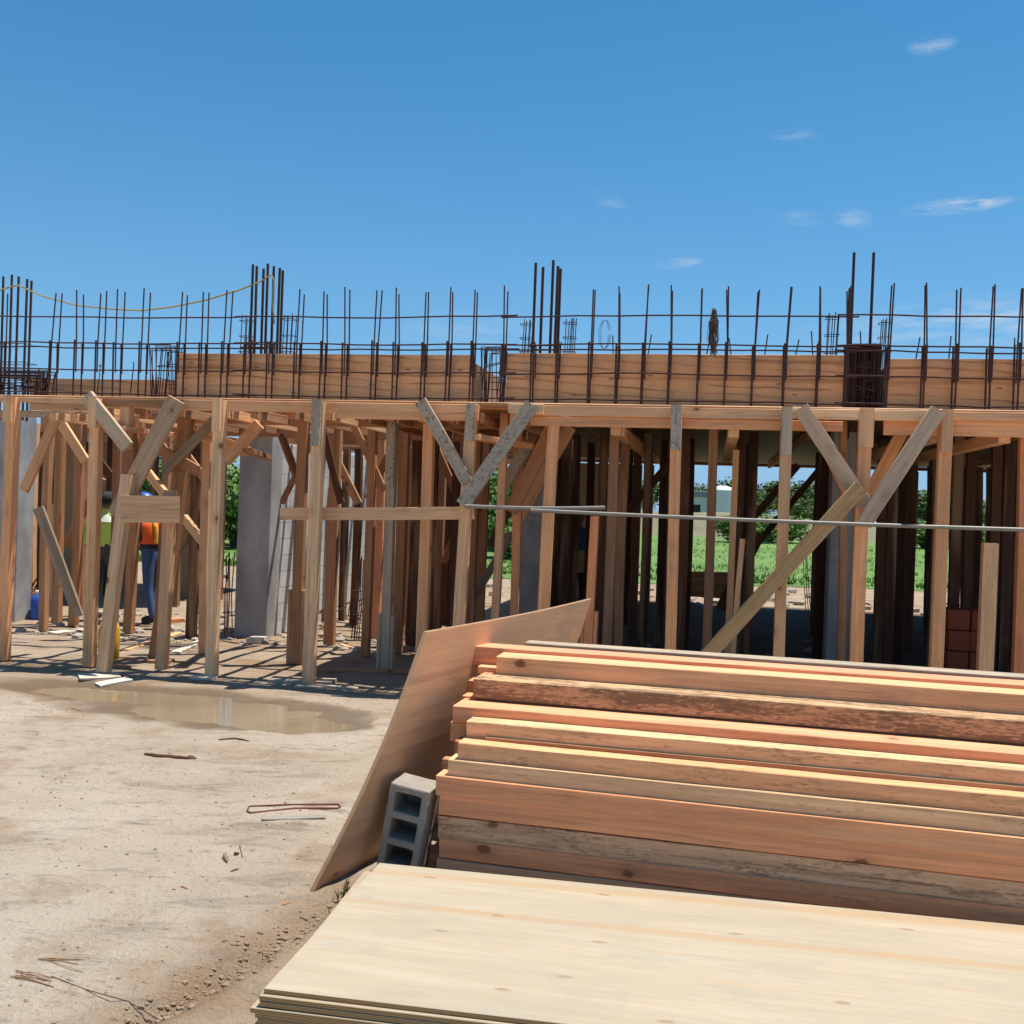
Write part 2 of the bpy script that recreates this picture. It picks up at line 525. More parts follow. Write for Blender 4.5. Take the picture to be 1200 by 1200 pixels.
# ------------------------------------------------------------------ mesh helpers
def new_mesh(name, verts, faces, mat, smooth=False):
    me = bpy.data.meshes.new(name)
    me.from_pydata([tuple(v) for v in verts], [], faces)
    me.materials.append(MATS[mat] if isinstance(mat, str) else mat)
    if smooth:
        me.polygons.foreach_set('use_smooth', [True] * len(me.polygons))
    me.update()
    return me

def link(name, me, M=None, parent=None, color=None):
    o = bpy.data.objects.new(name, me)
    COL.objects.link(o)
    M = M or Matrix.Identity(4)
    if parent is not None:
        o.parent = parent
        o.matrix_basis = parent['_m'] if False else PM[parent.name].inverted() @ M
    else:
        o.matrix_basis = M
    PM[o.name] = M.copy()
    if color is not None:
        o.color = color
    return o
PM = {}
def jit(a):
    return random.uniform(-a, a)

def tag(o, label, cat, group=None, kind=None):
    o['label'] = label
    o['category'] = cat
    if group:
        o['group'] = group
    if kind:
        o['kind'] = kind
    return o

def empty(name, loc, label, cat, group=None):
    o = bpy.data.objects.new(name, None)
    COL.objects.link(o)
    o.location = loc
    o.empty_display_size = .1
    PM[o.name] = Matrix.Translation(loc)
    return tag(o, label, cat, group)

def structure(o):
    o['kind'] = 'structure'
    return o

def axes(p0, p1, normal):
    X = (p1 - p0).normalized()
    Z = (normal - X * normal.dot(X)).normalized()
    Y = Z.cross(X)
    c = (p0 + p1) / 2
    return Matrix(((X.x, Y.x, Z.x, c.x), (X.y, Y.y, Z.y, c.y), (X.z, Y.z, Z.z, c.z), (0, 0, 0, 1)))

def board_mesh(name, L, w, th, mat, bow=.004, seg=6, cham=.004, rough=.0012):
    """a sawn board along local X, width along Y, thickness along Z, eased arrises and a little bow"""
    a, b = w / 2, th / 2
    c = min(cham, a * .4, b * .4)
    ring = [(a, b - c), (a - c, b), (-a + c, b), (-a, b - c), (-a, -b + c), (-a + c, -b), (a - c, -b), (a, -b + c)]
    by, bz, tw = random.uniform(-bow, bow), random.uniform(-bow, bow), random.uniform(-.02, .02) if bow else 0
    e0, e1 = random.uniform(-.03, .03), random.uniform(-.03, .03)
    vs, fs = [], []
    for i in range(seg + 1):
        k = i / seg
        x = (k - .5) * L
        q = 1 - (2 * k - 1) ** 2
        ang = tw * (k - .5)
        for (y, z) in ring:
            yy = y * math.cos(ang) - z * math.sin(ang) + by * q + random.uniform(-rough, rough)
            zz = y * math.sin(ang) + z * math.cos(ang) + bz * q + random.uniform(-rough, rough)
            xx = x + (e0 * y if i == 0 else e1 * y if i == seg else 0)
            vs.append((xx, yy, zz))
    n = 8
    for i in range(seg):
        for j in range(n):
            j2 = (j + 1) % n
            fs.append((i * n + j2, i * n + j, (i + 1) * n + j, (i + 1) * n + j2))
    fs.append(tuple(range(n)))
    fs.append(tuple(reversed(range(seg * n, seg * n + n))))
    return new_mesh(name, vs, fs, mat)

def jcol(c, amt=.12, stain=0.0):
    k = 1 + random.uniform(-amt, amt)
    h = random.uniform(-amt, amt) * .4
    return (c[0] * k * (1 + h), c[1] * k, c[2] * k * (1 - h), 1.0 - stain)

TAN = (.74, .405, .205)
ORANGE = (.76, .365, .17)
RED = (.70, .29, .135)
BROWN = (.40, .19, .088)
DARKB = (.10, .043, .022)  # litter's own dark brown; on interior timbers it puts shade into the colour
GREY = (.47, .36, .255)
YEL = (.80, .475, .25)

def board(name, p0, p1, w, th, normal, col=TAN, mat='wood', parent=None, stain=0.0, amt=.12, **k):
    M = axes(p0, p1, normal)
    me = board_mesh(name, (p1 - p0).length, w, th, mat, **k)
    return link(name, me, M, parent, jcol(col, amt, stain))

def thing_board(name, label, cat, p0, p1, w, th, normal, group=None, **k):
    return tag(board(name, p0, p1, w, th, normal, **k), label, cat, group)

def tubes_mesh(name, paths, mat, sides=6):
    vs, fs = [], []
    for pts, r in paths:
        pts = [Vector(p) for p in pts]
        base = len(vs)
        prev = None
        for i, p in enumerate(pts):
            if i == 0:
                d = pts[1] - pts[0]
            elif i == len(pts) - 1:
                d = pts[-1] - pts[-2]
            else:
                d = (pts[i + 1] - pts[i]).normalized() + (pts[i] - pts[i - 1]).normalized()
            d.normalize()
            ref = prev if prev is not None else (Vector((1, 0, 0)) if abs(d.x) < .8 else Vector((0, 1, 0)))
            a = (ref - d * ref.dot(d)).normalized()
            prev = a
            b = d.cross(a)
            rr = r if not isinstance(r, (list, tuple)) else r[i]
            for j in range(sides):
                q = 2 * math.pi * j / sides
                vs.append(p + a * (rr * math.cos(q)) + b * (rr * math.sin(q)))
        for i in range(len(pts) - 1):
            for j in range(sides):
                j2 = (j + 1) % sides
                fs.append((base + i * sides + j, base + i * sides + j2, base + (i + 1) * sides + j2, base + (i + 1) * sides + j))
        fs.append(tuple(base + j for j in reversed(range(sides))))
        fs.append(tuple(base + (len(pts) - 1) * sides + j for j in range(sides)))
    return new_mesh(name, vs, fs, mat, smooth=False)

def tubes(name, paths, mat, parent=None, origin=None, sides=6):
    """world-space polylines as one mesh object whose origin sits at `origin`"""
    o = Vector(origin) if origin is not None else Vector(paths[0][0][0])
    loc = [([Vector(p) - o for p in pts], r) for pts, r in paths]
    return link(name, tubes_mesh(name, loc, mat, sides), Matrix.Translation(o), parent)

def box_world(name, s0, s1, t0, t1, z0, z1, mat, parent=None, color=None, cuts=0):
    """a block in the building's frame"""
    c = W((s0 + s1) / 2, (t0 + t1) / 2, z0)
    M = Matrix(((E.x, N.x, 0, c.x), (E.y, N.y, 0, c.y), (0, 0, 1, c.z), (0, 0, 0, 1)))
    a, b, h = (s1 - s0) / 2, (t1 - t0) / 2, z1 - z0
    bm = bmesh.new()
    bmesh.ops.create_cube(bm, size=1)
    bmesh.ops.scale(bm, vec=(2 * a, 2 * b, h), verts=bm.verts)
    bmesh.ops.translate(bm, vec=(0, 0, h / 2), verts=bm.verts)
    bmesh.ops.bevel(bm, geom=bm.edges[:], offset=min(.008, a * .3, b * .3, h * .3), segments=1, affect='EDGES')
    me = bpy.data.meshes.new(name)
    bm.to_mesh(me); bm.free()
    me.materials.append(MATS[mat])
    return link(name, me, M, parent, color)

def vnoise(x, y, seed=0):
    xi, yi = np.floor(x).astype(int), np.floor(y).astype(int)
    xf, yf = x - xi, y - yi
    u, v = xf * xf * (3 - 2 * xf), yf * yf * (3 - 2 * yf)
    def h(a, b):
        n = (a * 374761393 + b * 668265263 + seed * 69069) & 0xffffffff
        n = ((n ^ (n >> 13)) * 1274126177) & 0xffffffff
        return ((n ^ (n >> 16)) & 0xffff) / 65535.0
    return (h(xi, yi) * (1 - u) + h(xi + 1, yi) * u) * (1 - v) + (h(xi, yi + 1) * (1 - u) + h(xi + 1, yi + 1) * u) * v
def fbm(x, y, oct=4, seed=0):
    s, a, tot = 0, 1.0, 0
    for i in range(oct):
        s = s + a * vnoise(x * 2 ** i, y * 2 ** i, seed + i)
        tot += a
        a *= .5
    return s / tot

# ------------------------------------------------------------------ ground
def seg_dist(x, y, a, b):
    ax, ay, bx, by = a[0], a[1], b[0], b[1]
    dx, dy = bx - ax, by - ay
    k = np.clip(((x - ax) * dx + (y - ay) * dy) / (dx * dx + dy * dy), 0, 1)
    return np.hypot(x - ax - k * dx, y - ay - k * dy)

xs = np.concatenate([np.linspace(-500, -40, 12), np.linspace(-36, -9, 16), np.arange(-8, -2.2, .055), np.arange(-2.2, 0, .03), np.arange(0, 6.01, .07), np.linspace(7, 36, 16), np.linspace(40, 500, 12)])
ys = np.concatenate([np.linspace(-40, 1, 8), np.arange(1.5, 5.5, .03), np.arange(5.5, 14.01, .055), np.linspace(14.5, 30, 24), np.linspace(32, 90, 16), np.linspace(110, 900, 10)])
gx, gy = np.meshgrid(xs, ys)
near = np.exp(-np.maximum(0, np.abs(gy - 7) - 7) / 4) * np.exp(-np.maximum(0, np.abs(gx + 1) - 7) / 4)
gz = (fbm(gx * .9, gy * .9, 4, 3) - .5) * .035 * near + (fbm(gx * 6, gy * 6, 3, 9) - .5) * .014 * near
puds = [(G(150, 812), 1.15, .40), (G(250, 832), 1.05, .52), (G(330, 845), .62, .30)]
dep = np.zeros_like(gx)
for c, a, b in puds:
    u = (gx - c.x) * E.x + (gy - c.y) * E.y
    v = (gx - c.x) * N.x + (gy - c.y) * N.y
    warp = (fbm(gx * 1.6, gy * 1.6, 4, 21) - .5) * 1.0
    dep = np.maximum(dep, np.clip(1.25 - np.sqrt((u / a) ** 2 + (v / b) ** 2) + warp * .75, 0, 1))
gz -= .050 * dep * dep * (3 - 2 * dep)
gz += (fbm(gx * 3.2, gy * 7, 4, 55) - .5) * .030 * np.clip(dep * 3, 0, 1)
# the little washed-out rut that runs from the leaning board towards the viewer
rut_pts = [G(425, 1050), G(352, 1085), G(300, 1120), G(235, 1160), G(150, 1200)]
rd = np.min([seg_dist(gx, gy, rut_pts[i], rut_pts[i + 1]) for i in range(4)], axis=0)
rd = rd + (fbm(gx * 5, gy * 5, 3, 44) - .5) * .10
gz -= .030 * np.exp(-(rd / .05) ** 2) * near
gz += .016 * np.exp(-((rd - .12) / .05) ** 2) * near
gz += (fbm(gx * 2.6, gy * 2.6, 3, 91) - .5) * .022 * near
gz += (fbm(gx * 14, gy * 14, 3, 71) - .5) * .035 * np.exp(-(rd / .25) ** 2) * near
WATER_Z = -.030
wet = np.clip((WATER_Z + .030 - gz) / .022, 0, 1) * (dep > 0.02) + np.clip(dep * 1.8, 0, .6)
wet = np.clip(wet + .3 * np.exp(-(rd / .09) ** 2) * near, 0, 1)
ochre = np.clip(.62 * np.exp(-(rd / .26) ** 2) * (.4 + 1.2 * fbm(gx * 3, gy * 3, 4, 61)) + .55 * np.clip(dep * 1.6, 0, 1) + .50 * np.clip((gy - 8.0) / 1.2, 0, 1) * (gy < 30) * (.3 + 1.3 * fbm(gx * 1.3, gy * 1.3, 4, 83)), 0, 1)
nx, ny = len(xs), len(ys)
verts = np.stack([gx.ravel(), gy.ravel(), gz.ravel()], 1)
idx = np.arange(nx * ny).reshape(ny, nx)
faces = np.stack([idx[:-1, :-1].ravel(), idx[:-1, 1:].ravel(), idx[1:, 1:].ravel(), idx[1:, :-1].ravel()], 1)
gm = bpy.data.meshes.new('ground')
gm.from_pydata(verts.tolist(), [], faces.tolist())
gm.materials.append(MATS['ground'])
gm.polygons.foreach_set('use_smooth', [True] * len(gm.polygons))
ca = gm.color_attributes.new('wet', 'FLOAT_COLOR', 'POINT')
ca.data.foreach_set('color', np.stack([wet.ravel(), ochre.ravel(), 0 * wet.ravel(), 0 * wet.ravel() + 1], 1).astype(np.float32).ravel())
ground = link('ground', gm)
structure(ground)
def ground_z(x, y):
    i = min(max(int(np.searchsorted(xs, x)), 1), nx - 1); j = min(max(int(np.searchsorted(ys, y)), 1), ny - 1)
    fx = (x - xs[i - 1]) / (xs[i] - xs[i - 1]); fy = (y - ys[j - 1]) / (ys[j] - ys[j - 1])
    return float((gz[j - 1, i - 1] * (1 - fx) + gz[j - 1, i] * fx) * (1 - fy) + (gz[j, i - 1] * (1 - fx) + gz[j, i] * fx) * fy)
def GP(px, py, lift=0.0):
    p = G(px, py)
    return Vector((p.x, p.y, ground_z(p.x, p.y) + lift))

c = puds[1][0]
wv = []
for i in range(48):
    a = 2 * math.pi * i / 48
    wv.append(Vector((0, 0, 0)) + E * (2.7 * math.cos(a)) + N * (1.1 * math.sin(a)))
wo_ = link('puddle_water', new_mesh('puddle_water', wv, [tuple(range(48))], 'water'), Matrix.Translation((c.x - .75, c.y + .2, WATER_Z)))
structure(wo_)

# green field beyond the building
fx0 = np.linspace(-160, 160, 60); fy0 = np.concatenate([np.linspace(23.5, 60, 36), np.linspace(62, 100, 14)])
FX, FY = np.meshgrid(fx0, fy0)
FYw = FY + np.where(FY < 24, (fbm(FX * .25, FY * 0 + 3, 3, 5) - .5) * 3, 0)
FZ = .012 + (fbm(FX * .3, FY * .3, 3, 8)) * .10 * np.clip((FY - 24) / 3, 0, 1)
ii = np.arange(FX.size).reshape(FX.shape)
fm = new_mesh('field', np.stack([FX.ravel(), FYw.ravel(), FZ.ravel()], 1).tolist(),
              np.stack([ii[:-1, :-1].ravel(), ii[:-1, 1:].ravel(), ii[1:, 1:].ravel(), ii[1:, :-1].ravel()], 1).tolist(), 'field', True)
structure(link('field', fm))
# low bank of dug earth behind the field
bx = np.linspace(-170, 170, 240); by = np.linspace(64, 86, 18)
BX, BY = np.meshgrid(bx, by)
prof = np.sin(np.clip((BY - 64) / 22, 0, 1) * math.pi)
BZ = .0 + prof * (.9 + 1.2 * fbm(BX * .12, BY * .12, 4, 31)) + (fbm(BX * .9, BY * .9, 3, 32) - .5) * .5 * prof - .05
ii = np.arange(BX.size).reshape(BX.shape)
MATS['bank'] = simple('weedy_earth', (.17, .155, .095), .95, 0, .7, 1.5, .6)
bmh = new_mesh('earth_bank', np.stack([BX.ravel(), BY.ravel(), BZ.ravel()], 1).tolist(),
               np.stack([ii[:-1, :-1].ravel(), ii[:-1, 1:].ravel(), ii[1:, 1:].ravel(), ii[1:, :-1].ravel()], 1).tolist(), 'bank', True)
structure(link('earth_bank', bmh))

# grass blades over the near part of the field
def blades(name, pts, hmin, hmax, wd, mat):
    vs, fs = [], []
    for (x, y, z) in pts:
        for k in range(3):
            a = random.uniform(0, 2 * math.pi); h = random.uniform(hmin, hmax)
            dx, dy = math.cos(a) * wd, math.sin(a) * wd
            ox, oy = random.uniform(-.08, .08) * h * 4, random.uniform(-.08, .08) * h * 4
            lx, ly = random.uniform(-.5, .5) * h, random.uniform(-.5, .5) * h
            b = len(vs)
            vs += [(x + ox - dx, y + oy - dy, z), (x + ox + dx, y + oy + dy, z), (x + ox + lx, y + oy + ly, z + h)]
            fs.append((b, b + 1, b + 2))
    return link(name, new_mesh(name, vs, fs, mat))
gpts = []
for i in range(9000):
    y = 24 + 34 * random.random() ** 1.7
    x = random.uniform(-.62, .62) * y
    if mnoise.noise(Vector((x * .2, y * .2, 0))) > -.25:
        gpts.append((x, y, .03))
tag(blades('field_grass', gpts, .05, .14, .02, 'grass'), 'green grass covering the open field behind the building', 'grass', kind='stuff')

# ------------------------------------------------------------------ trees and bushes
def crown_mesh(name, blobs, nleaf, size, mat):
    vs, fs = [], []
    tot = sum(b[3] ** 2 for b in blobs)
    for (cx, cy, cz, r, sq) in blobs:
        for i in range(int(nleaf * r * r / tot)):
            d = Vector((random.gauss(0, 1), random.gauss(0, 1), random.gauss(0, 1))).normalized()
            q = r * (random.random() ** .4) * (1 + .35 * mnoise.noise(d * 2.2 + Vector((cx, cy, cz))))
            p = Vector((cx + d.x * q, cy + d.y * q, cz + d.z * q * sq))
            nrm = (d + Vector((random.gauss(0, .6), random.gauss(0, .6), random.gauss(0, .6)))).normalized()
            a = nrm.orthogonal().normalized()
            a.rotate(Matrix.Rotation(random.uniform(0, 6.28), 3, nrm))
            b = nrm.cross(a)
            s = size * random.uniform(.6, 1.4)
            k = len(vs)
            vs += [p - a * s * .5, p + b * s * .32, p + a * s * .5, p - b * s * .32]
            fs.append((k, k + 1, k + 2, k + 3))
    return new_mesh(name, vs, fs, mat)

def tree_protos():
    out = []
    for k in range(4):
        blobs = []
        H = 1.0
        for i in range(13):
            a = random.uniform(0, 6.28); rr = random.uniform(0, .36)
            blobs.append((rr * math.cos(a), rr * math.sin(a), random.uniform(.42, .82), random.uniform(.13, .24), .8))
        cm = crown_mesh('crown', blobs, 2600, .05, 'leaf')
        limbs = [([(0, 0, -.03), (.01, 0, .2), (0, .02, .45)], [.035, .026, .018])]
        for i in range(5):
            b = blobs[i]
            limbs.append(([(0, 0, .25 + .04 * i), (b[0] * .5, b[1] * .5, b[2] * .75), (b[0], b[1], b[2])], [.018, .012, .006]))
        out.append((cm, tubes_mesh('trunk', limbs, 'bark')))
    return out
TREES = tree_protos()
def tree(name, x, y, h, label, group, wide=1.25):
    root = empty(name, (x, y, 0), label, 'tree', group)
    cm, tm = random.choice(TREES)
    rz = Matrix.Rotation(random.uniform(0, 6.28), 4, 'Z')
    S = Matrix.Diagonal((h * wide, h * wide, h, 1))
    M = Matrix.Translation((x, y, 0)) @ rz @ S
    link('crown', cm, M, root)
    link('trunk', tm, M, root)
    return root
for i in range(90):
    d = random.uniform(92, 135)
    px = random.choice([random.uniform(150, 330), random.uniform(640, 1240), random.uniform(780, 1240)])
    x = (px - 600) / FPX * d
    h = 1.7 + random.uniform(16, 42) / FPX * d * 1.0
    tree('distant_tree', x, d, h, 'dense green tree in the distant tree line behind the field', 'trees in the distant tree line', 1.5)

BUSH = [crown_mesh('bush_leaves', [(random.uniform(-.55, .55), random.uniform(-.3, .3), random.uniform(.25, .75), random.uniform(.25, .42), .9) for i in range(9)], 2600, .09, 'bush') for k in range(3)]
BSTEM = tubes_mesh('bush_stem', [([(0, 0, -.03), (random.uniform(-.3, .3), random.uniform(-.2, .2), .6)], [.03, .012]) for k in range(6)], 'bark')
def bush(px, d, h, w, label):
    x = (px - 600) / FPX * d
    root = empty('green_bush', (x, d, 0), label, 'bush', 'bushes behind the left half of the building')
    M = Matrix.Translation((x, d, 0)) @ Matrix.Rotation(random.uniform(0, 6), 4, 'Z') @ Matrix.Diagonal((w, w, h, 1))
    link('foliage', random.choice(BUSH), M, root)
    link('stem', BSTEM, M, root)
for (px, d, h, w) in [(240, 33, 2.7, 2.6), (275, 31, 2.5, 2.6), (205, 36, 3.1, 2.8), (170, 40, 3.0, 3), (575, 36, 3.0, 2.6), (600, 31, 1.4, 1.8), (560, 40, 3.3, 2.6), (130, 38, 2.6, 2.5)]:
    bush(px, d, h, w, 'leafy bright green bush seen through the posts on the left half')
for (px, d, h, w) in [(870, 55, 1.5, 3), (905, 58, 1.7, 3.4), (1085, 56, 1.6, 3.2), (1130, 60, 1.9, 3.2)]:
    x = (px - 600) / FPX * d
    root = empty('field_bush', (x, d, 0), 'low green bush at the far edge of the field on the right', 'bush', 'bushes at the far edge of the field')
    M = Matrix.Translation((x, d, 0)) @ Matrix.Rotation(random.uniform(0, 6), 4, 'Z') @ Matrix.Diagonal((w, w, h, 1))
    link('foliage', random.choice(BUSH), M, root)
    link('stem', BSTEM, M, root)

# far white buildings seen through the opening
def far_house(px, d, w, h, label, roofh=.5):
    x = (px - 600) / FPX * d
    root = empty('white_house', (x, d, 0), label, 'house')
    def bx(name, x0, x1, y0, y1, z0, z1, mat, par):
        bm = bmesh.new(); bmesh.ops.create_cube(bm, size=1)
        bmesh.ops.scale(bm, vec=(x1 - x0, y1 - y0, z1 - z0), verts=bm.verts)
        bmesh.ops.bevel(bm, geom=bm.edges[:], offset=.03, segments=1, affect='EDGES')
        me = bpy.data.meshes.new(name); bm.to_mesh(me); bm.free(); me.materials.append(MATS[mat])
        return link(name, me, Matrix.Translation((x + (x0 + x1) / 2, d + (y0 + y1) / 2, (z0 + z1) / 2)), par)
    wl_ = bx('wall', -w / 2, w / 2, 0, 4, 0, h, 'whitewall', root)
    bx('roof', -w / 2 - .3, w / 2 + .3, -.3, 4.3, h + .002, h + roofh, 'roofgrey', root)
    for k in range(2):
        bx('window', -w * .3 + k * w * .45, -w * .3 + k * w * .45 + .9, -.06, -.003, h * .45, h * .75, 'dark', wl_)
far_house(822, 92, 3.4, 3.0, 'small white house with a grey roof beyond the field, left of the pale tank')
far_house(1078, 96, 4.2, 3.2, 'small white house beyond the field, seen to the right of the dark post cluster')
x = (846 - 600) / FPX * 90
root = empty('water_tank', (x, 90, 0), 'pale cylindrical water tank beyond the field beside the small house', 'tank')
link('tank_body', tubes_mesh('tank_body', [([(0, 0, .9), (0, 0, 1.0), (0, 0, 3.6), (0, 0, 3.85), (0, 0, 4.0)], [1.0, 1.05, 1.05, .8, .3])], 'whiteplastic', 20), Matrix.Translation((x, 90, 0)), root)
link('tank_stand', tubes_mesh('tank_stand', [([(a, b, -.02), (a, b, .9)], .09) for a in (-.7, .7) for b in (-.7, .7)] + [([(-.9, 0, .85), (.9, 0, .85)], .08)], 'roofgrey'), Matrix.Translation((x, 90, 0)), root)

# ------------------------------------------------------------------ concrete columns, walls and the deck
def column(s0, s1, t0, z1, label):
    o = box_world('concrete_column', s0, s1, t0, t0 + .32, -.03, z1, 'concrete')
    tag(o, label, 'column', 'concrete columns of the building')
TC = 2.50
column(SX(278, TC, 620), SX(316, TC, 620), TC, 2.62, 'broad grey concrete column standing free to the left of the sunlit block wall')
column(SX(609, TC, 620), SX(641, TC, 620), TC, 2.62, 'grey concrete column behind the splintered short braces in the middle')
column(SX(973, TC, 620), SX(1000, TC, 620), TC, 2.62, 'slim grey concrete column behind the long slanting prop on the right')
column(SX(-20, TC, 620), SX(20, TC, 620), TC, 2.62, 'grey concrete column at the far left edge beside the leaning orange post')
column(SX(1330, TC, 620), SX(1365, TC, 620), TC, 2.62, 'grey concrete column beyond the right end of the props')

# block wall running back from the broad column, sun on its right face
sw = SX(330, TC + .4, 640)
o = box_world('block_wall', sw - .2, sw, TC + .33, TC + 6.3, -.03, 2.35, 'block')
tag(o, 'pale grey concrete block wall striped with sun and shadow behind the left posts', 'wall')
o = box_world('block_wall', SX(8, 3.2, 640), SX(33, 3.2, 640), 3.0, 3.2, -.03, 2.4, 'block')
tag(o, 'short grey block wall behind the leftmost post', 'wall')

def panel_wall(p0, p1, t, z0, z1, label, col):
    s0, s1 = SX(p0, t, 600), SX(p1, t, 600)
    o = tag(box_world('form_sheet', s0, s1, t, t + .03, z0, z1, 'ply_form', color=jcol(col, .1)), label, 'form panel', 'shade-coloured form panels inside the building')
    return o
SHADE_TINT = (.13, .10, .09)  # tint that puts the interior shade into the panel colour
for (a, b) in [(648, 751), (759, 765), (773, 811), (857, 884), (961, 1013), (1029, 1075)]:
    panel_wall(a, b, 9.6, .0, 2.5, 'timber form panel darkened in colour for the shade at the back of the right half', SHADE_TINT)
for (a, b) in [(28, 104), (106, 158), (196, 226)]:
    panel_wall(a, b, 6.2, -.02, 2.5, 'timber form panel darkened in colour for the shade behind the two workers', SHADE_TINT)

# roof deck of the right half and of the rear left
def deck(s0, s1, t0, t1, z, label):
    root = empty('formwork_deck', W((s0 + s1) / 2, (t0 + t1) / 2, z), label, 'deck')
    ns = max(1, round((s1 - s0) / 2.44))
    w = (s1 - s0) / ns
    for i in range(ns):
        box_world('deck_sheet', s0 + i * w, s0 + (i + 1) * w - .0004, t0, t1, z, z + .018, 'ply_form', root, jcol((.22, .18, .15), .1))  # sheets toned down so the deck underside reads as deep shade
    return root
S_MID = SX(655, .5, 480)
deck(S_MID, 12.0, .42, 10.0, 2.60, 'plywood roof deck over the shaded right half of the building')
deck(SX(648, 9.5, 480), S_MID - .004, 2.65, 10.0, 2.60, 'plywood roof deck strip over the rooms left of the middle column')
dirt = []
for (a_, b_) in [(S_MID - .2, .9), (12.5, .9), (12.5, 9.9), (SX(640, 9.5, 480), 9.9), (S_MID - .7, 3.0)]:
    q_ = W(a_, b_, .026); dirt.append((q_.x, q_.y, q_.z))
MATS['soil'] = simple('shade_dark_soil', (.095, .058, .036), .95, 0, .5, 8, .6)  # floor sheet darkened to put the interior's shade into its colour
structure(link('shade_floor', new_mesh('shade_floor', dirt, [tuple(range(len(dirt)))], 'soil')))
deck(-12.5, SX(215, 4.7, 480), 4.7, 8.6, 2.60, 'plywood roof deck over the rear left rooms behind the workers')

o = box_world('platform_sheet', SX(430, .5, 470), SX(648, .5, 470), .43, 2.38, 2.575, 2.593, 'ply_form', color=(.6, .52, .45, 1))
tag(o, 'plywood platform sheet lying on the joists left of the roof deck', 'plywood sheet')
# joists under the deck / open joists on the left
k = 0
s = SX(120, .1, 500)
JL = [112, 150, 205, 262, 296, 340, 384, 418, 452, 492, 524, 560, 600]
for px in JL:
    sj = SX(px, .1, 495)
    thing_board('joist', 'rough timber joist running back from the ledge over the open left half', 'joist', W(sj, .10, 2.475), W(sj + random.uniform(-.03, .03), 2.42, 2.475),
                .09, .045, E, 'joists over the open left half', col=BROWN if k % 3 else TAN)
    k += 1
for px in (722, 860, 1097, 1177):
    sj = SX(px, -.02, 505)
    thing_board('joist', {722: 'joist with its pale cut end showing just left of the grey capped post', 860: 'joist with its pale cut end showing above the right window opening',
                          1097: 'joist end beside the cleated post right of the Y brace', 1177: 'joist end showing near the right edge above the short post'}[px], 'joist',
                W(sj, -.03, 2.385), W(sj, 5.0, 2.40), .10, .09, E, 'joists under the deck', col=TAN)
tj = TC + .62  # joists added here to throw shadow stripes on the block wall
while tj < TC + 6.0:
    thing_board('stripe_joist', 'timber joist added over the block wall to cast shadow stripes on it', 'joist', W(sw - .15, tj, 2.43 + jit(.03)), W(SX(605, TC, 500) + jit(.2), tj + jit(.05), 2.43 + jit(.03)),
                .10, random.choice([.045, .09, .09]), N, 'added joists over the block wall', col=random.choice([BROWN, BROWN, TAN]), bow=.006)
    tj += random.uniform(.26, .55)
for i in range(9):
    sj = S_MID + .5 + i * .95
    thing_board('deck_joist', 'dark joist in the shade under the roof deck', 'joist', W(sj, .5, 2.545), W(sj, 9.8, 2.545), .09, .045, E, 'dark joists under the roof deck', col=BROWN)
thing_board('rear_header', 'long timber header along the back edge of the roof deck', 'header board', W(SX(648, 9.5, 480), 9.95, 2.565), W(11.9, 9.95, 2.565), .06, .045, N, col=BROWN, bow=0)

# ------------------------------------------------------------------ ledge: soffit and header boards
for (ta, tb_, lab) in [(-.06, .11, 'long thin front plank of the ledge along the whole front, just above the header boards'), (.275, .385, 'long inner plank of the ledge under the parapet forms')]:
    o = box_world('ledge_plank', SX(-40, 0, 465), SX(1260, 0, 478), ta, tb_, ZL - .024, ZL, 'ply_form', color=(1.0, .92, .85, 1))
    tag(o, lab, 'ledge')
def header(px0, px1, y0, y1, t, th, label, col, mat='wood', stain=0.0):
    a = B(px0, y0, t); b = B(px1, y1, t)
    sa, za = a; sb, zb = b
    return sa, sb
HB = [  # px0, px1, z centre, width, t front, label, colour
    (216, 396, 2.525, .10, -.095, 'tan header board with a big knot under the ledge, left of the grey capped post', ORANGE, .1),
    (396, 561, 2.500, .145, -.095, 'wide orange header board under the ledge between the grey capped post and the Y brace', ORANGE, .15),
    (-30, 118, 2.548, .048, -.095, 'thin tan header strip under the ledge at the far left', TAN, .1),
    (112, 222, 2.538, .075, -.095, 'weathered header board under the ledge at the left Y brace', BROWN, .35),
    (596, 637, 2.535, .085, -.150, 'short pinkish board end nailed over the ledge right of the middle Y brace', YEL, .0),
    (620, 926, 2.530, .088, -.095, 'upper long tan header board under the ledge from the middle to the right Y brace', TAN, .2),
    (622, 988, 2.440, .085, -.065, 'lower orange header board under the right half of the ledge', ORANGE, .1),
    (925, 1108, 2.533, .085, -.150, 'pale board nailed across the top of the right Y brace', YEL, .1),
    (1110, 1290, 2.538, .070, -.095, 'upper tan header board under the ledge at the right edge', TAN, .1),
    (1036, 1290, 2.440, .125, -.060, 'wide orange lower header board at the right edge', ORANGE, .1),
]
for (a, b, z, w, t, lab, col, st) in HB:
    thing_board('header_board', lab, 'header board', W(SX(a, t, 480), t, z), W(SX(b, t, 485), t, z), w, .042, -N, 'header boards under the ledge', col=col, stain=st, bow=.003)
thing_board('ledge_batten', 'grey weathered batten under the left ledge behind the leaning orange post', 'batten', W(SX(-20, .5, 482), .5, 2.46), W(SX(206, .5, 482), .5, 2.47), .07, .04, -N, col=GREY, mat='cement', bow=.002)
thing_board('inner_header', 'inner timber header on the second row of posts behind the ledge', 'header board', W(SX(205, .93, 490), .90, 2.50), W(SX(640, .9, 490), .90, 2.50), .14, .045, -N, col=BROWN, bow=.002)
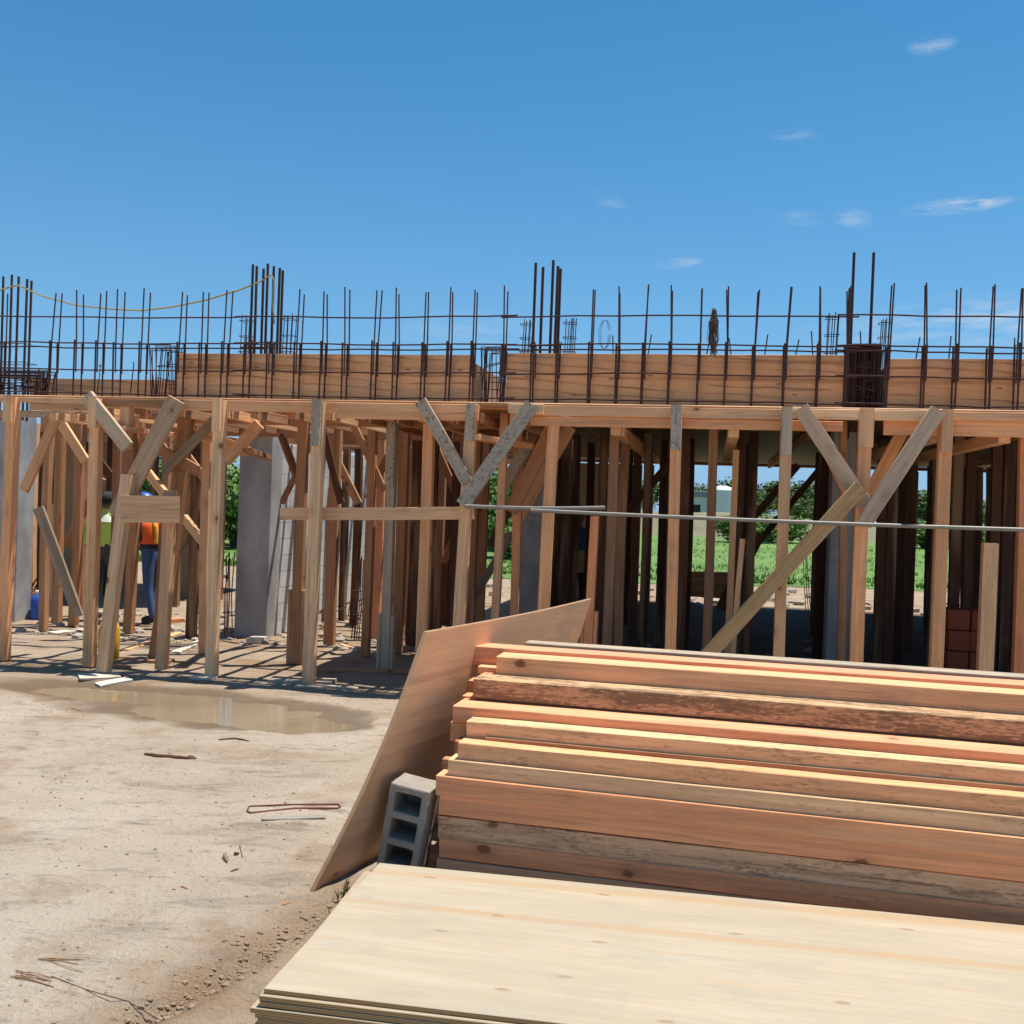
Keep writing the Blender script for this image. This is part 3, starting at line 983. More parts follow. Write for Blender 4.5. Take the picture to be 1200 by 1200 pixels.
thing_board('column_header', 'brown timber header above the columns over the open left half', 'header board', W(-6.5, 2.44, 2.50), W(SX(640, 2.44, 490), 2.44, 2.50), .2, .045, -N, col=BROWN, bow=.002)

# parapet form panels behind the rebar
for (a, b, y0, lab, cc) in [(208, 556, 415, 'plywood parapet form panel with flame grain on the left of the gap', (1, .95, .88)),
                            (594, 992, 415, 'longest plywood parapet form panel, knots at its right end', (1.02, .93, .84)),
                            (1041, 1290, 418, 'plywood parapet form panel at the right edge', (1.0, .88, .78))]:
    t = .36
    s0, s1 = SX(a, t, 440), SX(b, t, 440)
    z1 = B((a + min(b, 1200)) / 2, y0 + (3 if a > 1000 else 0), t)[1]
    c = W((s0 + s1) / 2, t, (ZL + z1) / 2 + .001)
    M = axes(W(s0, t, (ZL + z1) / 2 + .001), W(s1, t, (ZL + z1) / 2 + .001), -N)
    me = board_mesh('parapet_sheet', s1 - s0, z1 - ZL - .004, .018, 'ply_form', bow=.004, seg=10, cham=.002, rough=.001)
    tag(link('parapet_sheet', me, M, None, (cc[0], cc[1], cc[2], 1)), lab, 'form panel', 'parapet form panels along the ledge')
t = 1.3
M = axes(W(SX(36, t, 450), t, 2.75), W(SX(206, t, 450), t, 2.75), -N)
me = board_mesh('parapet_sheet', SX(206, t, 450) - SX(36, t, 450), .36, .018, 'ply_form', bow=.006, seg=8, cham=.002)
tag(link('parapet_sheet', me, M, None, (.9, .85, .78, 1)), 'low plywood form panel set back behind the rebar at the far left', 'form panel')
# return panels that run back at the gaps
for (px, lab) in [(557, 'narrow plywood return panel at the left side of the middle gap'), (1038, 'narrow plywood return panel at the right Y brace gap')]:
    s0 = SX(px, .37, 440)
    tag(box_world('return_sheet', s0 - .009, s0 + .009, .372, 2.3, ZL + .002, ZL + .40, 'ply_form', color=(1, .92, .8, 1)), lab, 'form panel')

# ------------------------------------------------------------------ rebar
def stirrup(s, parent, z0=ZL - .02, ztop=3.66, t0=.19, t1=.305, hair=True):
    lean = jit(.02)
    r = .0072
    p = []
    za = ztop + jit(.03); zb = ztop + jit(.03)
    l1, l2 = lean + jit(.012), lean + jit(.012)
    mid = 3.14 + jit(.015)
    # the tall pair of dowels
    p.append(([W(s + jit(.004), t0, 2.86), W(s, t0, mid), W(s + l1, t0 + jit(.01), za)], r))
    p.append(([W(s + jit(.004), t1, 2.86), W(s, t1, mid), W(s + l2, t1 + jit(.01), zb)], r))
    # the U-shaped hoop lapped on to them
    o = .016
    p.append(([W(s - o + jit(.006), t0 - .008, mid + .03), W(s - o, t0 - .008, z0 + .03), W(s - o, t0 + .02, z0 + .024), W(s - o, t1 - .02, z0 + .024), W(s - o, t1 + .008, z0 + .03), W(s - o + jit(.006), t1 + .008, mid + .03)], r * 1.25))
    # tie wire knot
    for t in (t0, t1):
        k = [W(s - o / 2 + .016 * math.cos(q), t + .014 * math.sin(q) - .004, mid - .02 + q * .004) for q in np.linspace(0, 12, 20)]
        p.append((k, .0028))
    return tubes('stirrup', p, 'rebar', parent, W(s, .25, ZL), 5)

SECT = [
    ('left', [-22, 3, 65, 94, 119, 140, 170, 214, 240, 266], -30, 300, 'rebar cage standing on the ledge at the far left, open to the sky'),
    ('midleft', [292, 319, 351, 381, 407, 441, 466, 499, 528, 556, 592], 285, 600, 'rebar cage in front of the parapet panel left of the gap'),
    ('midright', [627, 656, 694, 726, 756, 787, 821, 853, 885, 922, 961], 596, 996, 'rebar cage in front of the longest parapet panel'),
    ('right', [994, 1042, 1085, 1122, 1162, 1195, 1232, 1268], 988, 1285, 'rebar cage in front of the parapet panel at the right edge'),
]
for (nm, pxs, a, b, lab) in SECT:
    sa, sb = SX(a, .25, 400), SX(b, .25, 400)
    root = empty('parapet_rebar_cage', W((sa + sb) / 2, .25, ZL), lab, 'rebar cage', 'rebar cages along the ledge')
    for px in pxs:
        low = px in (627, 656, 292, 319)
        stirrup(SX(px, .25, 400), root, ztop=3.2 if low else 3.66)
    for (z, t) in [(3.405, .182), (3.15, .178), (3.125, .318), (2.888, .178), (2.655, .178)]:
        pts = []
        n = 9
        for i in range(n + 1):
            k = i / n
            pts.append(W(sa - .06 + (sb - sa + .12) * k, t + jit(.004), z + jit(.006) + .008 * math.sin(k * 5 + a)))
        tubes('longitudinal_bar', [(pts, .0074)], 'rebar', root, W((sa + sb) / 2, t, z), 5)

def column_cage(pxs, t, label):
    ss = [B(px, y, t)[0] for px, y in pxs]
    sc = sum(ss) / len(ss)
    root = empty('column_rebar', W(sc, t, 2.62), label, 'column rebar', 'column rebar rising above the parapet')
    for i, (px, y) in enumerate(pxs):
        tt = t + (-.10 if i % 2 else .10)
        s1, z1 = B(px, y, tt)
        tubes('vertical_bar', [([W(s1 - jit(.01), tt, 2.5), W(s1 + jit(.006), tt, 3.3), W(s1, tt, z1)], .0155)], 'rebar', root, W(s1, tt, 2.5), 6)
    for k in range(4):
        z = 2.75 + k * .22
        w0, w1 = min(ss) - .02, max(ss) + .02
        tubes('tie', [([W(w0, t - .12, z), W(w1, t - .12, z), W(w1, t + .12, z), W(w0, t + .12, z), W(w0, t - .12, z)], .005)], 'rebar', root, W(sc, t, z), 5)
TB = 2.0
column_cage([(4, 324), (14, 322), (22, 324), (32, 327), (37, 329)], TB, 'five tall rusty column bars at the far left holding the yellow cord')
column_cage([(296.5, 310), (301, 312), (309, 315), (314, 309), (321, 312), (328, 314), (331.5, 317)], TB, 'seven tall rusty column bars at the other end of the yellow cord')
column_cage([(628, 308), (636.5, 313), (648.5, 305), (654, 312), (657, 315)], TB, 'five tall rusty column bars in the middle, right of the gap')
column_cage([(1001, 296), (996, 338), (1024, 296)], TB, 'tallest thick column bars above the dark hoop stack on the right')

def stub_cage(px, y0, y1, wpx, t, label):
    s0, za = B(px - wpx / 2, y0, t); s1, _ = B(px + wpx / 2, y0, t); _, zb = B(px, y1, t)
    p = []
    for s in np.linspace(s0, s1, 3):
        for tt in (t, t + .12):
            p.append(([W(s, tt, zb - .3), W(s + jit(.01) + .02, tt, za + jit(.02))], .005))
    for z in np.linspace(zb, za - .05, 3):
        p.append(([W(s0 - .02, t, z), W(s1 + .03, t, z), W(s1 + .03, t + .12, z), W(s0 - .02, t + .12, z), W(s0 - .02, t, z)], .004))
    o = tubes('rebar_stub_cage', p, 'rebar', None, W((s0 + s1) / 2, t, zb), 5)
    tag(o, label, 'rebar cage', 'short rebar cage ends behind the parapet')
for (px, y0, y1, w, lab) in [(287, 370, 412, 9, 'short rebar cage end left of the seven tall column bars'), (336, 368, 412, 9, 'short rebar cage end right of the seven tall column bars'),
                             (616, 374, 412, 8, 'short rebar cage end left of the five middle column bars'), (667, 372, 412, 9, 'short rebar cage end right of the five middle column bars'),
                             (976, 366, 412, 10, 'short rebar cage end left of the tallest column bars'), (1038, 372, 412, 9, 'short rebar cage end right of the tallest column bars')]:
    stub_cage(px, y0, y1, w, 1.7, lab)

# small starter bars behind the panel on the right
for i, (px, y0) in enumerate([(720, 393), (758, 392), (826, 396), (860, 396), (895, 392), (930, 398), (955, 388), (1012, 388), (1072, 395), (1112, 394), (1190, 396), (118, 430), (157, 424)]):
    s, z = B(px, y0, .62)
    o = tubes('starter_bar', [([W(s - .03, .62, 2.7), W(s, .62, 3.0), W(s + jit(.05), .62, z)], .006)], 'rebar', None, W(s, .62, 2.7), 5)
    tag(o, 'short bent starter bar poking up behind the parapet', 'starter bar', 'short starter bars behind the parapet')

# bundles of spare hoops standing in the gaps
def hoop_bundle(px0, px1, y0, y1, t, n, label, messy=.03):
    s0, z1 = B(px0, y0, t); s1, _ = B(px1, y0, t); z0 = ZL + .01
    p = []
    for i in range(n):
        tt = t + i * .25 / n
        a, b = s0 + jit(messy), s1 + jit(messy)
        q0, q1 = z0 + abs(jit(messy * .4)), z1 + jit(messy)
        sk = jit(messy)
        p.append(([W(a, tt, q0), W(b, tt + jit(.01), q0), W(b + sk, tt + jit(.03), q1), W(a + sk, tt + jit(.03), q1), W(a, tt, q0)], .006))
        for _q in range(2 if n > 50 else i % 2):
            m = (q0 + q1) / 2 + jit(.12)
            p.append(([W(a, tt, m), W(b, tt + jit(.05), m + jit(.08))], .0045))
            mm = a + (b - a) * random.random()
            p.append(([W(mm, tt, q0), W(mm + jit(.05), tt, q1)], .0045))
    o = tubes('hoop_bundle', p, 'rebar', None, W((s0 + s1) / 2, t, z0), 5)
    tag(o, label, 'hoop bundle', 'spare rebar hoops stacked in the gaps')
hoop_bundle(1000, 1029, 405, 468, .42, 64, 'dense dark stack of rebar hoops in the gap above the right Y brace')
hoop_bundle(567, 588, 407, 466, .42, 10, 'loose stack of rebar hoops in the middle gap, sky showing through', .03)
hoop_bundle(-14, 42, 436, 460, .5, 30, 'tangled heap of rebar hoops at the far left of the ledge', .05)
hoop_bundle(180, 204, 405, 425, .45, 9, 'small twisted clump of hoops left of the first parapet panel', .05)

# hank of binding wire hung on the top bar
s, z = B(837, 364, .18)
p = []
for i in range(60):
    a = s + jit(.045)
    p.append(([W(s + jit(.02), .17 + jit(.02), z + jit(.02)), W(a, .15 + jit(.03), z - .10), W(a + jit(.02), .15 + jit(.03), z - .26), W(s + .01 + jit(.03), .16, z - .36 + jit(.05))], .0022))
o = tubes('binding_wire_hank', p, 'wire', None, W(s, .18, z), 4)
tag(o, 'frayed brown hank of binding wire hanging on the top rebar', 'wire')
p = []
s, z = B(716, 375, .18)
for i in range(4):
    p.append(([W(s - .05 + .03 * math.cos(q) * (1 + i * .3), .17, z - .13 - .13 * math.sin(q)) for q in np.linspace(0, 6.0, 16)], .0015))
tag(tubes('wire_loop', p, 'wire', None, W(s, .18, z), 4), 'thin loose loop of tie wire on the top rebar right of the middle column bars', 'wire')

# yellow cord slung between column bars
pts = []
anch = [(-40, 352), (0, 340), (20, 334), (50, 347), (90, 358), (130, 362), (165, 364), (200, 360), (240, 352), (280, 340), (305, 330), (318, 322)]
for (px, y) in anch:
    s, z = B(px, y, TB - .12)
    pts.append(W(s, TB - .12, z))
fine = []
for i in range(len(pts) - 1):
    for k in range(4):
        fine.append(pts[i].lerp(pts[i + 1], k / 4))
fine.append(pts[-1])
fine += [fine[-1] + Vector((.03, 0, -.06)), fine[-1] + Vector((.02, 0, -.3)), fine[-1] + Vector((.05, 0, -.55))]
tag(tubes('sagging_rope', [(fine, .010)], 'rope', None, fine[0], 6), 'yellow cord sagging between the tall column bars on the left', 'cord')

# ------------------------------------------------------------------ posts
def post(x1, y1, x2, y2, wid, t, label, col=TAN, ztop=None, zbot=None, dep=.09, cleat=None, group='front row of timber posts', stain=.28, t2=None, name='timber_post', splice=None):
    """a sawn post seen through two pixels, on the plane t (foot on the plane t2)"""
    s1, z1 = B(x1, y1, t); s2, z2 = B(x2, y2, t if t2 is None else t2)
    tb = t if t2 is None else t2
    A, C = W(s1, t, z1), W(s2, tb, z2)
    d = A - C
    zt = ZL - .03 if ztop is None else ztop
    k0 = ((zbot if zbot is not None else 0.0) - C.z) / d.z
    k1 = (zt - C.z) / d.z
    p0, p1 = C + d * k0, C + d * k1
    if zbot is None:
        p0.z = ground_z(p0.x, p0.y) + .012
    if cleat is None and splice is None:
        return thing_board(name, label, 'post', p0, p1, wid, dep, -N, group, col=col, stain=stain, bow=.018)
    root = empty(name, p0, label, 'post', group)
    board('shaft', p0, p1, wid, dep, -N, col=col, parent=root, stain=stain, bow=.008)
    ax = (p1 - p0).normalized()
    if cleat:
        cw, cl, cc, cm = cleat
        off = -N * (dep / 2 + .022)
        q1 = p1 + off + ax * .015
        board('cleat', q1 - ax * cl, q1, cw, .038, -N, col=cc, mat=cm, parent=root, bow=0)
    if splice:
        for sd in (-1, 1):
            off = E * (sd * (wid / 2 + .021))
            q0 = p0 + ax * splice[0] + off
            board('splice_board', q0, q0 + ax * splice[1], .09, .036, E, col=col, parent=root, bow=0)
    return root

CG = (.085, .36, GREY, 'cement'); CT = (.09, .30, TAN, 'wood')
P = []
post(14, 500, 4, 762, .10, -.12, 'leftmost orange post, leaning, with a short tan cap board', ORANGE, cleat=(.09, .26, TAN, 'wood'))
post(113, 500, 105, 770, .10, -.12, 'tan front post standing left of the sawhorse prop, notched cap', TAN, cleat=(.085, .30, YEL, 'wood'))
post(258, 490, 248, 790, .10, -.14, 'yellowish front post standing on a white scrap board by the puddle', YEL, cleat=(.08, .3, YEL, 'wood'))
post(374, 490, 362, 795, .105, -.14, 'long pale front post with a grey cement cap, standing on planks at the puddle edge', YEL, cleat=(.085, .42, GREY, 'cement'), stain=.05)
post(553, 490, 539, 725, .10, -.05, 'grey capped middle post behind the crossing of the Y brace', TAN, cleat=(.075, .34, GREY, 'cement'))
post(650, 500, 639, 720, .098, -.02, 'orange post directly right of the grey middle column', ORANGE, stain=.05)
post(793, 490, 786, 755, .092, -.12, 'reddish front post with a long grey weathered cap, left of the window opening', ORANGE, cleat=(.09, .38, GREY, 'cement'), stain=.1)
post(922, 490, 913, 760, .090, -.12, 'tan front post crossing the green opening behind the slanting prop', TAN, cleat=(.085, .40, GREY, 'wood'))
post(1014, 500, 1004, 770, .105, -.10, 'front post at the centre of the right Y brace with a wide cap', ORANGE, cleat=(.115, .32, TAN, 'wood'))
post(1108, 495, 1097, 778, .098, -.12, 'orange front post with a tan cap right of the right Y brace', ORANGE, cleat=(.085, .34, TAN, 'wood'))
post(1160, 640, 1154, 785, .115, -.02, 'short pale post ending just under the steel pipe near the right edge', YEL, ztop=1.52)
post(1199, 600, 1193, 785, .10, .35, 'red brown post at the right edge of the building', RED)
# second row under the ledge
G2 = 'second row of timber posts under the ledge'
post(356, 500, 347, 765, .10, .85, 'brown second-row post with splice boards behind the long pale front post', BROWN, group=G2, splice=(.0, .75))
post(461, 500, 452, 770, .095, .85, 'grey cement-topped second-row post with a splice at its foot', GREY, group=G2, splice=(.0, .55), cleat=(.09, .75, GREY, 'cement'))
post(503, 500, 494, 750, .10, .50, 'orange second-row post just left of the leaning plywood corner', ORANGE, group=G2, stain=.05)
post(720, 515, 711, 745, .09, .85, 'brown second-row post with a pale block on top, left of the reddish front post', (.36, .20, .11), group=G2)
post(734, 520, 726, 745, .09, 1.3, 'dark second-row post close beside the one with the pale block', (.20, .10, .055), group=G2)
post(836, 512, 828, 755, .085, .9, 'brown second-row post crossing the window opening', (.26, .14, .08), group=G2)
post(697, 610, 690, 745, .075, .30, 'short reddish post with splice boards behind the far corner of the leaning plywood', RED, ztop=1.62, splice=(.25, .5), group=G2)
post(245, 520, 239, 760, .09, 1.1, 'tan second-row post close behind the post on the white scrap board', TAN, group=G2)
post(590, 520, 580, 715, .075, .7, 'thin tan second-row post left of the middle column', TAN, group=G2)
post(606, 540, 602, 712, .085, 1.2, 'reddish second-row post touching the left side of the middle column', RED, group=G2)
post(863, 520, 853, 745, .06, 1.2, 'thin pale stud to the right of the window opening', YEL, ztop=2.3, group=G2)
post(871, 620, 862, 735, .05, 1.0, 'short pale board standing against the thin stud right of the window opening', YEL, ztop=1.45, group=G2)
post(988, 520, 985, 770, .06, .9, 'brown stud between the slim column and the right Y brace post', BROWN, group=G2)
# third row and rooms, left half
G3 = 'timber posts standing inside the open left half'
for (a, b, c_, d_, w, t, col, lab) in [
        (72, 500, 67, 715, .10, 2.5, BROWN, 'brown post inside, left of the worker in the lime shirt'),
        (93, 500, 86, 725, .10, 2.4, BROWN, 'knotty brown post inside, touching the arm of the worker in the lime shirt'),
        (160, 560, 151, 735, .11, 2.2, BROWN, 'dark post inside between the two workers'),
        (232, 500, 224, 740, .11, 2.1, DARKB, 'dark brown post inside to the right of the worker in the orange vest'),
        (395, 505, 386, 750, .12, 2.2, BROWN, 'red brown post inside in front of the near end of the sunlit block wall'),
        (446, 510, 439, 738, .12, 2.9, RED, 'dark red post inside in front of the middle of the sunlit block wall'),
        (474, 505, 466, 752, .11, 2.0, BROWN, 'brown post inside just right of the grey cement-topped post'),
        (490, 510, 482, 735, .12, 2.6, DARKB, 'dark post inside left of the orange second-row post'),
        (519, 515, 512, 718, .11, 3.4, BROWN, 'brown post inside in front of the far end of the sunlit block wall'),
        (537, 515, 530, 720, .09, 2.6, DARKB, 'dark post inside just left of the middle Y brace post'),
        (570, 515, 562, 720, .10, 2.8, BROWN, 'dark brown post inside right of the middle Y brace post'),
        (42, 500, 38, 700, .08, 3.4, TAN, 'pale stud inside beside the short grey wall at the left'),
        (212, 510, 206, 700, .09, 5.0, DARKB, 'dark far post inside behind the worker in the orange vest')]:
    post(a, b, c_, d_, w, t, lab, col, group=G3)
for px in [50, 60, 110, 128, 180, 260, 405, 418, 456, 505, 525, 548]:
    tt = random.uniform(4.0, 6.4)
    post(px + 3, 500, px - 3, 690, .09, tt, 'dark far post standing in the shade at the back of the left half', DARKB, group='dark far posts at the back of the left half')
for px, t in [(55, 1.9), (98, 3.3), (135, 1.7), (192, 2.7), (326, 3.0), (432, 1.6), (484, 3.4), (508, 2.3), (556, 1.8), (612, 4.0)]:
    post(px + random.uniform(2, 6), 500, px - random.uniform(2, 6), 730, random.uniform(.075, .105), t, 'brown prop among the many standing inside the open left half', random.choice([BROWN, BROWN, (.30, .14, .07), (.48, .25, .12), DARKB]), group='brown props inside the open left half')
# posts inside the right half, their shade put into near-black colours
G4 = 'shade-darkened posts under the roof deck'
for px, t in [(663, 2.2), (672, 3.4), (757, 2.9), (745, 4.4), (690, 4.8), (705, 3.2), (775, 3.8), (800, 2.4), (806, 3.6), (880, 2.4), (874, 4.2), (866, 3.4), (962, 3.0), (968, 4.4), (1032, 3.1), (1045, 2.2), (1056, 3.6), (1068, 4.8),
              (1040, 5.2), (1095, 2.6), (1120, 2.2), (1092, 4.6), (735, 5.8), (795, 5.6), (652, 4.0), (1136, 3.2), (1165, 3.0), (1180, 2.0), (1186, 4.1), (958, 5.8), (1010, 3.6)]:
    post(px + 3.5, 510, px - 4, 740, .10 if px != 905 else .07, t, 'post under the roof deck, its colour darkened to near black for shade', (.06, .027, .016) if random.random() < .85 else (.15, .07, .04), group=G4)
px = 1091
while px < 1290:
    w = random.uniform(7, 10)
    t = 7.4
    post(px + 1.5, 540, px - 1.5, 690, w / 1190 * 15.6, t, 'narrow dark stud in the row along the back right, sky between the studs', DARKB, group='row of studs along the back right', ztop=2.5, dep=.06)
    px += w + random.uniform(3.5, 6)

# ------------------------------------------------------------------ braces
def brace(x1, y1, x2, y2, wpx, t, label, col=TAN, mat='wood', th=.04, t2=None, stain=.1, name='diagonal_brace', group='diagonal braces'):
    s1, z1 = B(x1, y1, t); s2, z2 = B(x2, y2, t if t2 is None else t2)
    p0, p1 = W(s1, t, z1), W(s2, t if t2 is None else t2, z2)
    w = wpx / 1190 * (p0 - cam_o).length
    return thing_board(name, label, 'brace', p0, p1, w, th, -N, group, col=col, mat=mat, stain=stain, bow=.003)
brace(493, 470, 548, 566, 14, -.16, 'left arm of the middle Y brace, grey with cement', GREY, 'cement')
brace(624, 474, 542, 592, 17, -.21, 'right arm of the middle Y brace, grey and speckled with cement', GREY, 'cement')
brace(938, 478, 1014, 592, 17, -.20, 'left arm of the right Y brace, grey brown', (.52, .37, .245), stain=.3)
brace(1100, 480, 1012, 614, 17, -.25, 'right arm of the right Y brace, long and grey brown', (.52, .37, .245), stain=.3)
brace(1009, 570, 822, 776, 17, -.30, 'long slanting yellow prop with a stained edge running down behind the lumber pile', (.50, .31, .14), stain=.35, th=.05)
brace(102, 464, 150, 524, 15, -.18, 'left arm of the left Y brace, grey brown with a pale top edge', (.44, .31, .20), stain=.3, th=.05)
brace(207, 468, 136, 605, 20, -.22, 'heavy knotted right arm of the left Y brace', (.46, .30, .18), stain=.35, th=.05)
brace(252, 492, 192, 553, 11, .35, 'weathered grey brown brace behind the yellowish front post', (.30, .22, .15), stain=.4)
brace(304, 497, 264, 540, 14, .6, 'tan brace in front of the top of the broad column', TAN)
brace(66, 490, 28, 575, 11, .9, 'pale brace on the far left, broken in the middle', TAN)
brace(62, 480, 100, 540, 10, 1.4, 'thin tan brace leaning right at the far left', TAN)
brace(45, 595, 92, 722, 12, 1.8, 'grey brown plank leaning across the left room', (.30, .22, .15))
brace(166, 545, 246, 645, 8, 1.6, 'pale edged brace sloping down behind the worker in the orange vest', YEL, th=.08)
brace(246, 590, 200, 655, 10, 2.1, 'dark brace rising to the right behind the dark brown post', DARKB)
brace(145, 505, 232, 552, 12, .45, 'rough brown board sloping through the crowded left joint', BROWN)
brace(205, 515, 250, 575, 9, 1.9, 'dark thin brace in the left joint near the green bush', BROWN)
brace(230, 505, 292, 530, 11, .9, 'orange board end poking out left of the broad column', ORANGE)
brace(330, 510, 355, 580, 9, 1.5, 'dark brace on the right side of the broad column', DARKB, t2=2.2)
brace(648, 500, 598, 600, 17, .75, 'brown splintered brace lying behind the right arm of the middle Y brace', BROWN, stain=.3)
brace(668, 500, 605, 612, 15, 1.5, 'tan brace crossing the top of the middle column', TAN)
brace(618, 520, 588, 575, 13, 1.1, 'grey short brace between the splintered boards', GREY, 'cement')
brace(600, 625, 552, 705, 9, 2.0, 'thin grey brace low behind the middle Y brace', (.25, .19, .14))
brace(640, 505, 575, 640, 10, 2.3, 'dark thin brace behind the middle column', DARKB)
brace(1060, 500, 1018, 580, 13, .7, 'orange brace in the shade behind the right Y brace', ORANGE)
brace(965, 520, 1000, 590, 12, .6, 'orange brace hidden behind the left arm of the right Y brace', ORANGE)
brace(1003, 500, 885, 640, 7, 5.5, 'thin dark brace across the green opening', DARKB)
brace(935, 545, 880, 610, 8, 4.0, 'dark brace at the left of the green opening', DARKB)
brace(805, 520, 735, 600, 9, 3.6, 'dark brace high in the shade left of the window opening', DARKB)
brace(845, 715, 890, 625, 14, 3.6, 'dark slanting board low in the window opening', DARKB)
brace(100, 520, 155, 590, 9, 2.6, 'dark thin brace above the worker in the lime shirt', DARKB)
brace(415, 500, 450, 575, 8, 1.6, 'thin brown brace under the joists in front of the block wall', BROWN)
brace(378, 500, 400, 590, 8, 1.9, 'dark thin brace beside the long pale front post', DARKB)

for (a_, b_, c_, d_, t_) in [(180, 505, 225, 575, 2.3), (120, 560, 75, 640, 2.9), (385, 520, 420, 590, 2.7), (470, 505, 430, 585, 2.0), (505, 510, 540, 590, 2.9), (585, 515, 560, 590, 1.4), (215, 600, 255, 520, 2.9), (330, 590, 372, 505, 2.8), (520, 660, 560, 560, 3.2)]:
    brace(a_, b_, c_, d_, random.uniform(6, 9), t_, 'small brown brace among the props inside the open left half', random.choice([BROWN, (.30, .14, .07), (.45, .25, .13)]), group='small braces inside the left half')
# boards sticking towards the viewer at the joints
def outrigger(px, py, t0, t1, ds, w, th, label, col):
    s, z = B(px, py, t0)
    thing_board('outrigger', label, 'board', W(s, t0, z), W(s + ds, t1, z - .02), w, th, UP, 'short outrigger boards at the Y braces', col=col)
outrigger(141, 502, -.15, 1.0, .35, .12, .045, 'orange outrigger board end pointing out above the left Y brace joint', ORANGE)
outrigger(556, 512, -.12, .85, .36, .10, .05, 'orange outrigger board at the middle Y brace', ORANGE)
outrigger(290, 528, .5, 1.6, -.3, .10, .05, 'short brown outrigger board beside the broad column', BROWN)
for k, (px, py) in enumerate([(60, 488), (85, 489), (118, 486)]):
    s, z = B(px, py, .2)
    thing_board('block_end', 'pale sawn block end under the grey batten at the far left', 'block', W(s, .22, z), W(s, .75, z), .085, .07, UP, 'sawn block ends under the left batten', col=YEL)

# sawhorse in front of the left Y brace
saw = empty('sawhorse', W(SX(150, -.3, 780), -.3, 0), 'sawhorse prop of two knotted legs and a wide pale board, in front of the workers', 'sawhorse')
for (x1, y1, x2, y2, wd, t, tb, zt, col) in [(150, 560, 122, 787, .11, -.28, -.42, 1.85, YEL), (199, 590, 190, 772, .10, -.05, -.05, 1.72, TAN)]:
    s1, z1 = B(x1, y1, t); s2, z2 = B(x2, y2, tb)
    A, C = W(s1, t, z1), W(s2, tb, z2)
    d = A - C
    p0 = C + d * ((0 - C.z) / d.z); p1 = C + d * ((zt - C.z) / d.z)
    p0.z = ground_z(p0.x, p0.y) + .025
    board('leg', p0, p1, wd, .09, -N, col=col, parent=saw, stain=.15, bow=.01)
s0, z0 = B(150, 596, -.24); s1, z1 = B(211, 597, -.12)
board('rail', W(s0, -.36, z0), W(s1, -.12, z1), .255, .045, -N, col=TAN, parent=saw, stain=.1)
s0, z0 = B(146, 480, -.05)
thing_board('prop_block', 'short upright block on top of the left Y brace joint', 'block', W(s0 + .02, -.05, 2.1), W(s0 + .03, -.05, 2.52), .10, .09, -N, col=TAN)
post(152, 530, 148, 600, .12, .12, 'brown post stub at the left Y brace joint', BROWN, ztop=2.4, zbot=1.45, group='stubs')
post(210, 560, 205, 600, .14, .5, 'wide brown post carrying the crowded left joint', BROWN, group=G2)

# horizontal rail board and steel pipes
s0, z0 = B(330, 602, .02); s1, z1 = B(556, 601, .02)
thing_board('rail_board', 'long horizontal tan board nailed across the left posts at chest height', 'board', W(s0, .0, z0), W(s1, .0, z1), .115, .042, -N, col=TAN, stain=.1, bow=.004)
def pipe(a, b, t, r, label):
    s0, z0 = B(a[0], a[1], t); s1, z1 = B(b[0], b[1], t)
    pts = [W(s0 + (s1 - s0) * k / 8, t, z0 + (z1 - z0) * k / 8 - .012 * math.sin(math.pi * k / 8)) for k in range(9)]
    tag(tubes('steel_pipe', [(pts, r)], 'pipe', None, pts[0], 10), label, 'pipe', 'grey steel pipes across the front')
pipe((545, 593), (709, 595), -.36, .017, 'shorter grey steel pipe across the middle posts')
pipe((622, 598), (1270, 623), -.40, .0165, 'long grey steel pipe across the right posts to the edge')

# sole boards under the feet of the front posts
def lying(pts_px, w, th, label, col, cat='board', name='sole_board', lift=.012, mat='wood', group=None, stain=.1):
    a = GP(*pts_px[0]); b = GP(*pts_px[1])
    a.z += th / 2 + lift - .012; b.z += th / 2 + lift - .012
    thing_board(name, label, cat, a, b, w, th, UP, group, col=col, mat=mat, stain=stain, bow=.003)
PALE = (.60, .52, .42)
lying([(92, 795), (140, 793)], .26, .022, 'pale upper sole board under the knotted sawhorse leg', PALE)
lying([(114, 801), (152, 798)], .16, .022, 'pale lower sole board in front of the knotted sawhorse leg', PALE)
lying([(226, 794), (251, 796)], .14, .022, 'small white scrap board under the yellowish front post', PALE)
lying([(318, 797), (392, 801)], .20, .04, 'grey planks under the long pale front post', GREY)
lying([(346, 804), (420, 806)], .10, .02, 'thin grey plank lying in front of the long pale post', GREY)
lying([(382, 786), (490, 790)], .09, .03, 'narrow timber lying on the ground right of the long pale post', BROWN)
lying([(176, 775), (201, 776)], .18, .03, 'brown scrap under the right sawhorse leg', BROWN)
lying([(146, 762), (210, 742)], .08, .02, 'thin lath lying between the sawhorse legs', TAN)
lying([(118, 779), (150, 783)], .10, .02, 'small scrap board beside the tan front post foot', BROWN)
lying([(186, 730), (212, 728)], .16, .05, 'red brown offcut on the floor near the worker in the vest', RED)
lying([(205, 765), (245, 748)], .10, .02, 'pale lath lying towards the second-row post', PALE)
lying([(60, 742), (100, 738)], .14, .02, 'pale scrap board on the floor below the leaning plank', PALE)
lying([(292, 752), (310, 753)], .18, .07, 'small pale block at the foot of the broad column', PALE)
lying([(400, 757), (430, 764)], .05, .02, 'thin pale stick on the shaded floor left of the hoops', TAN)

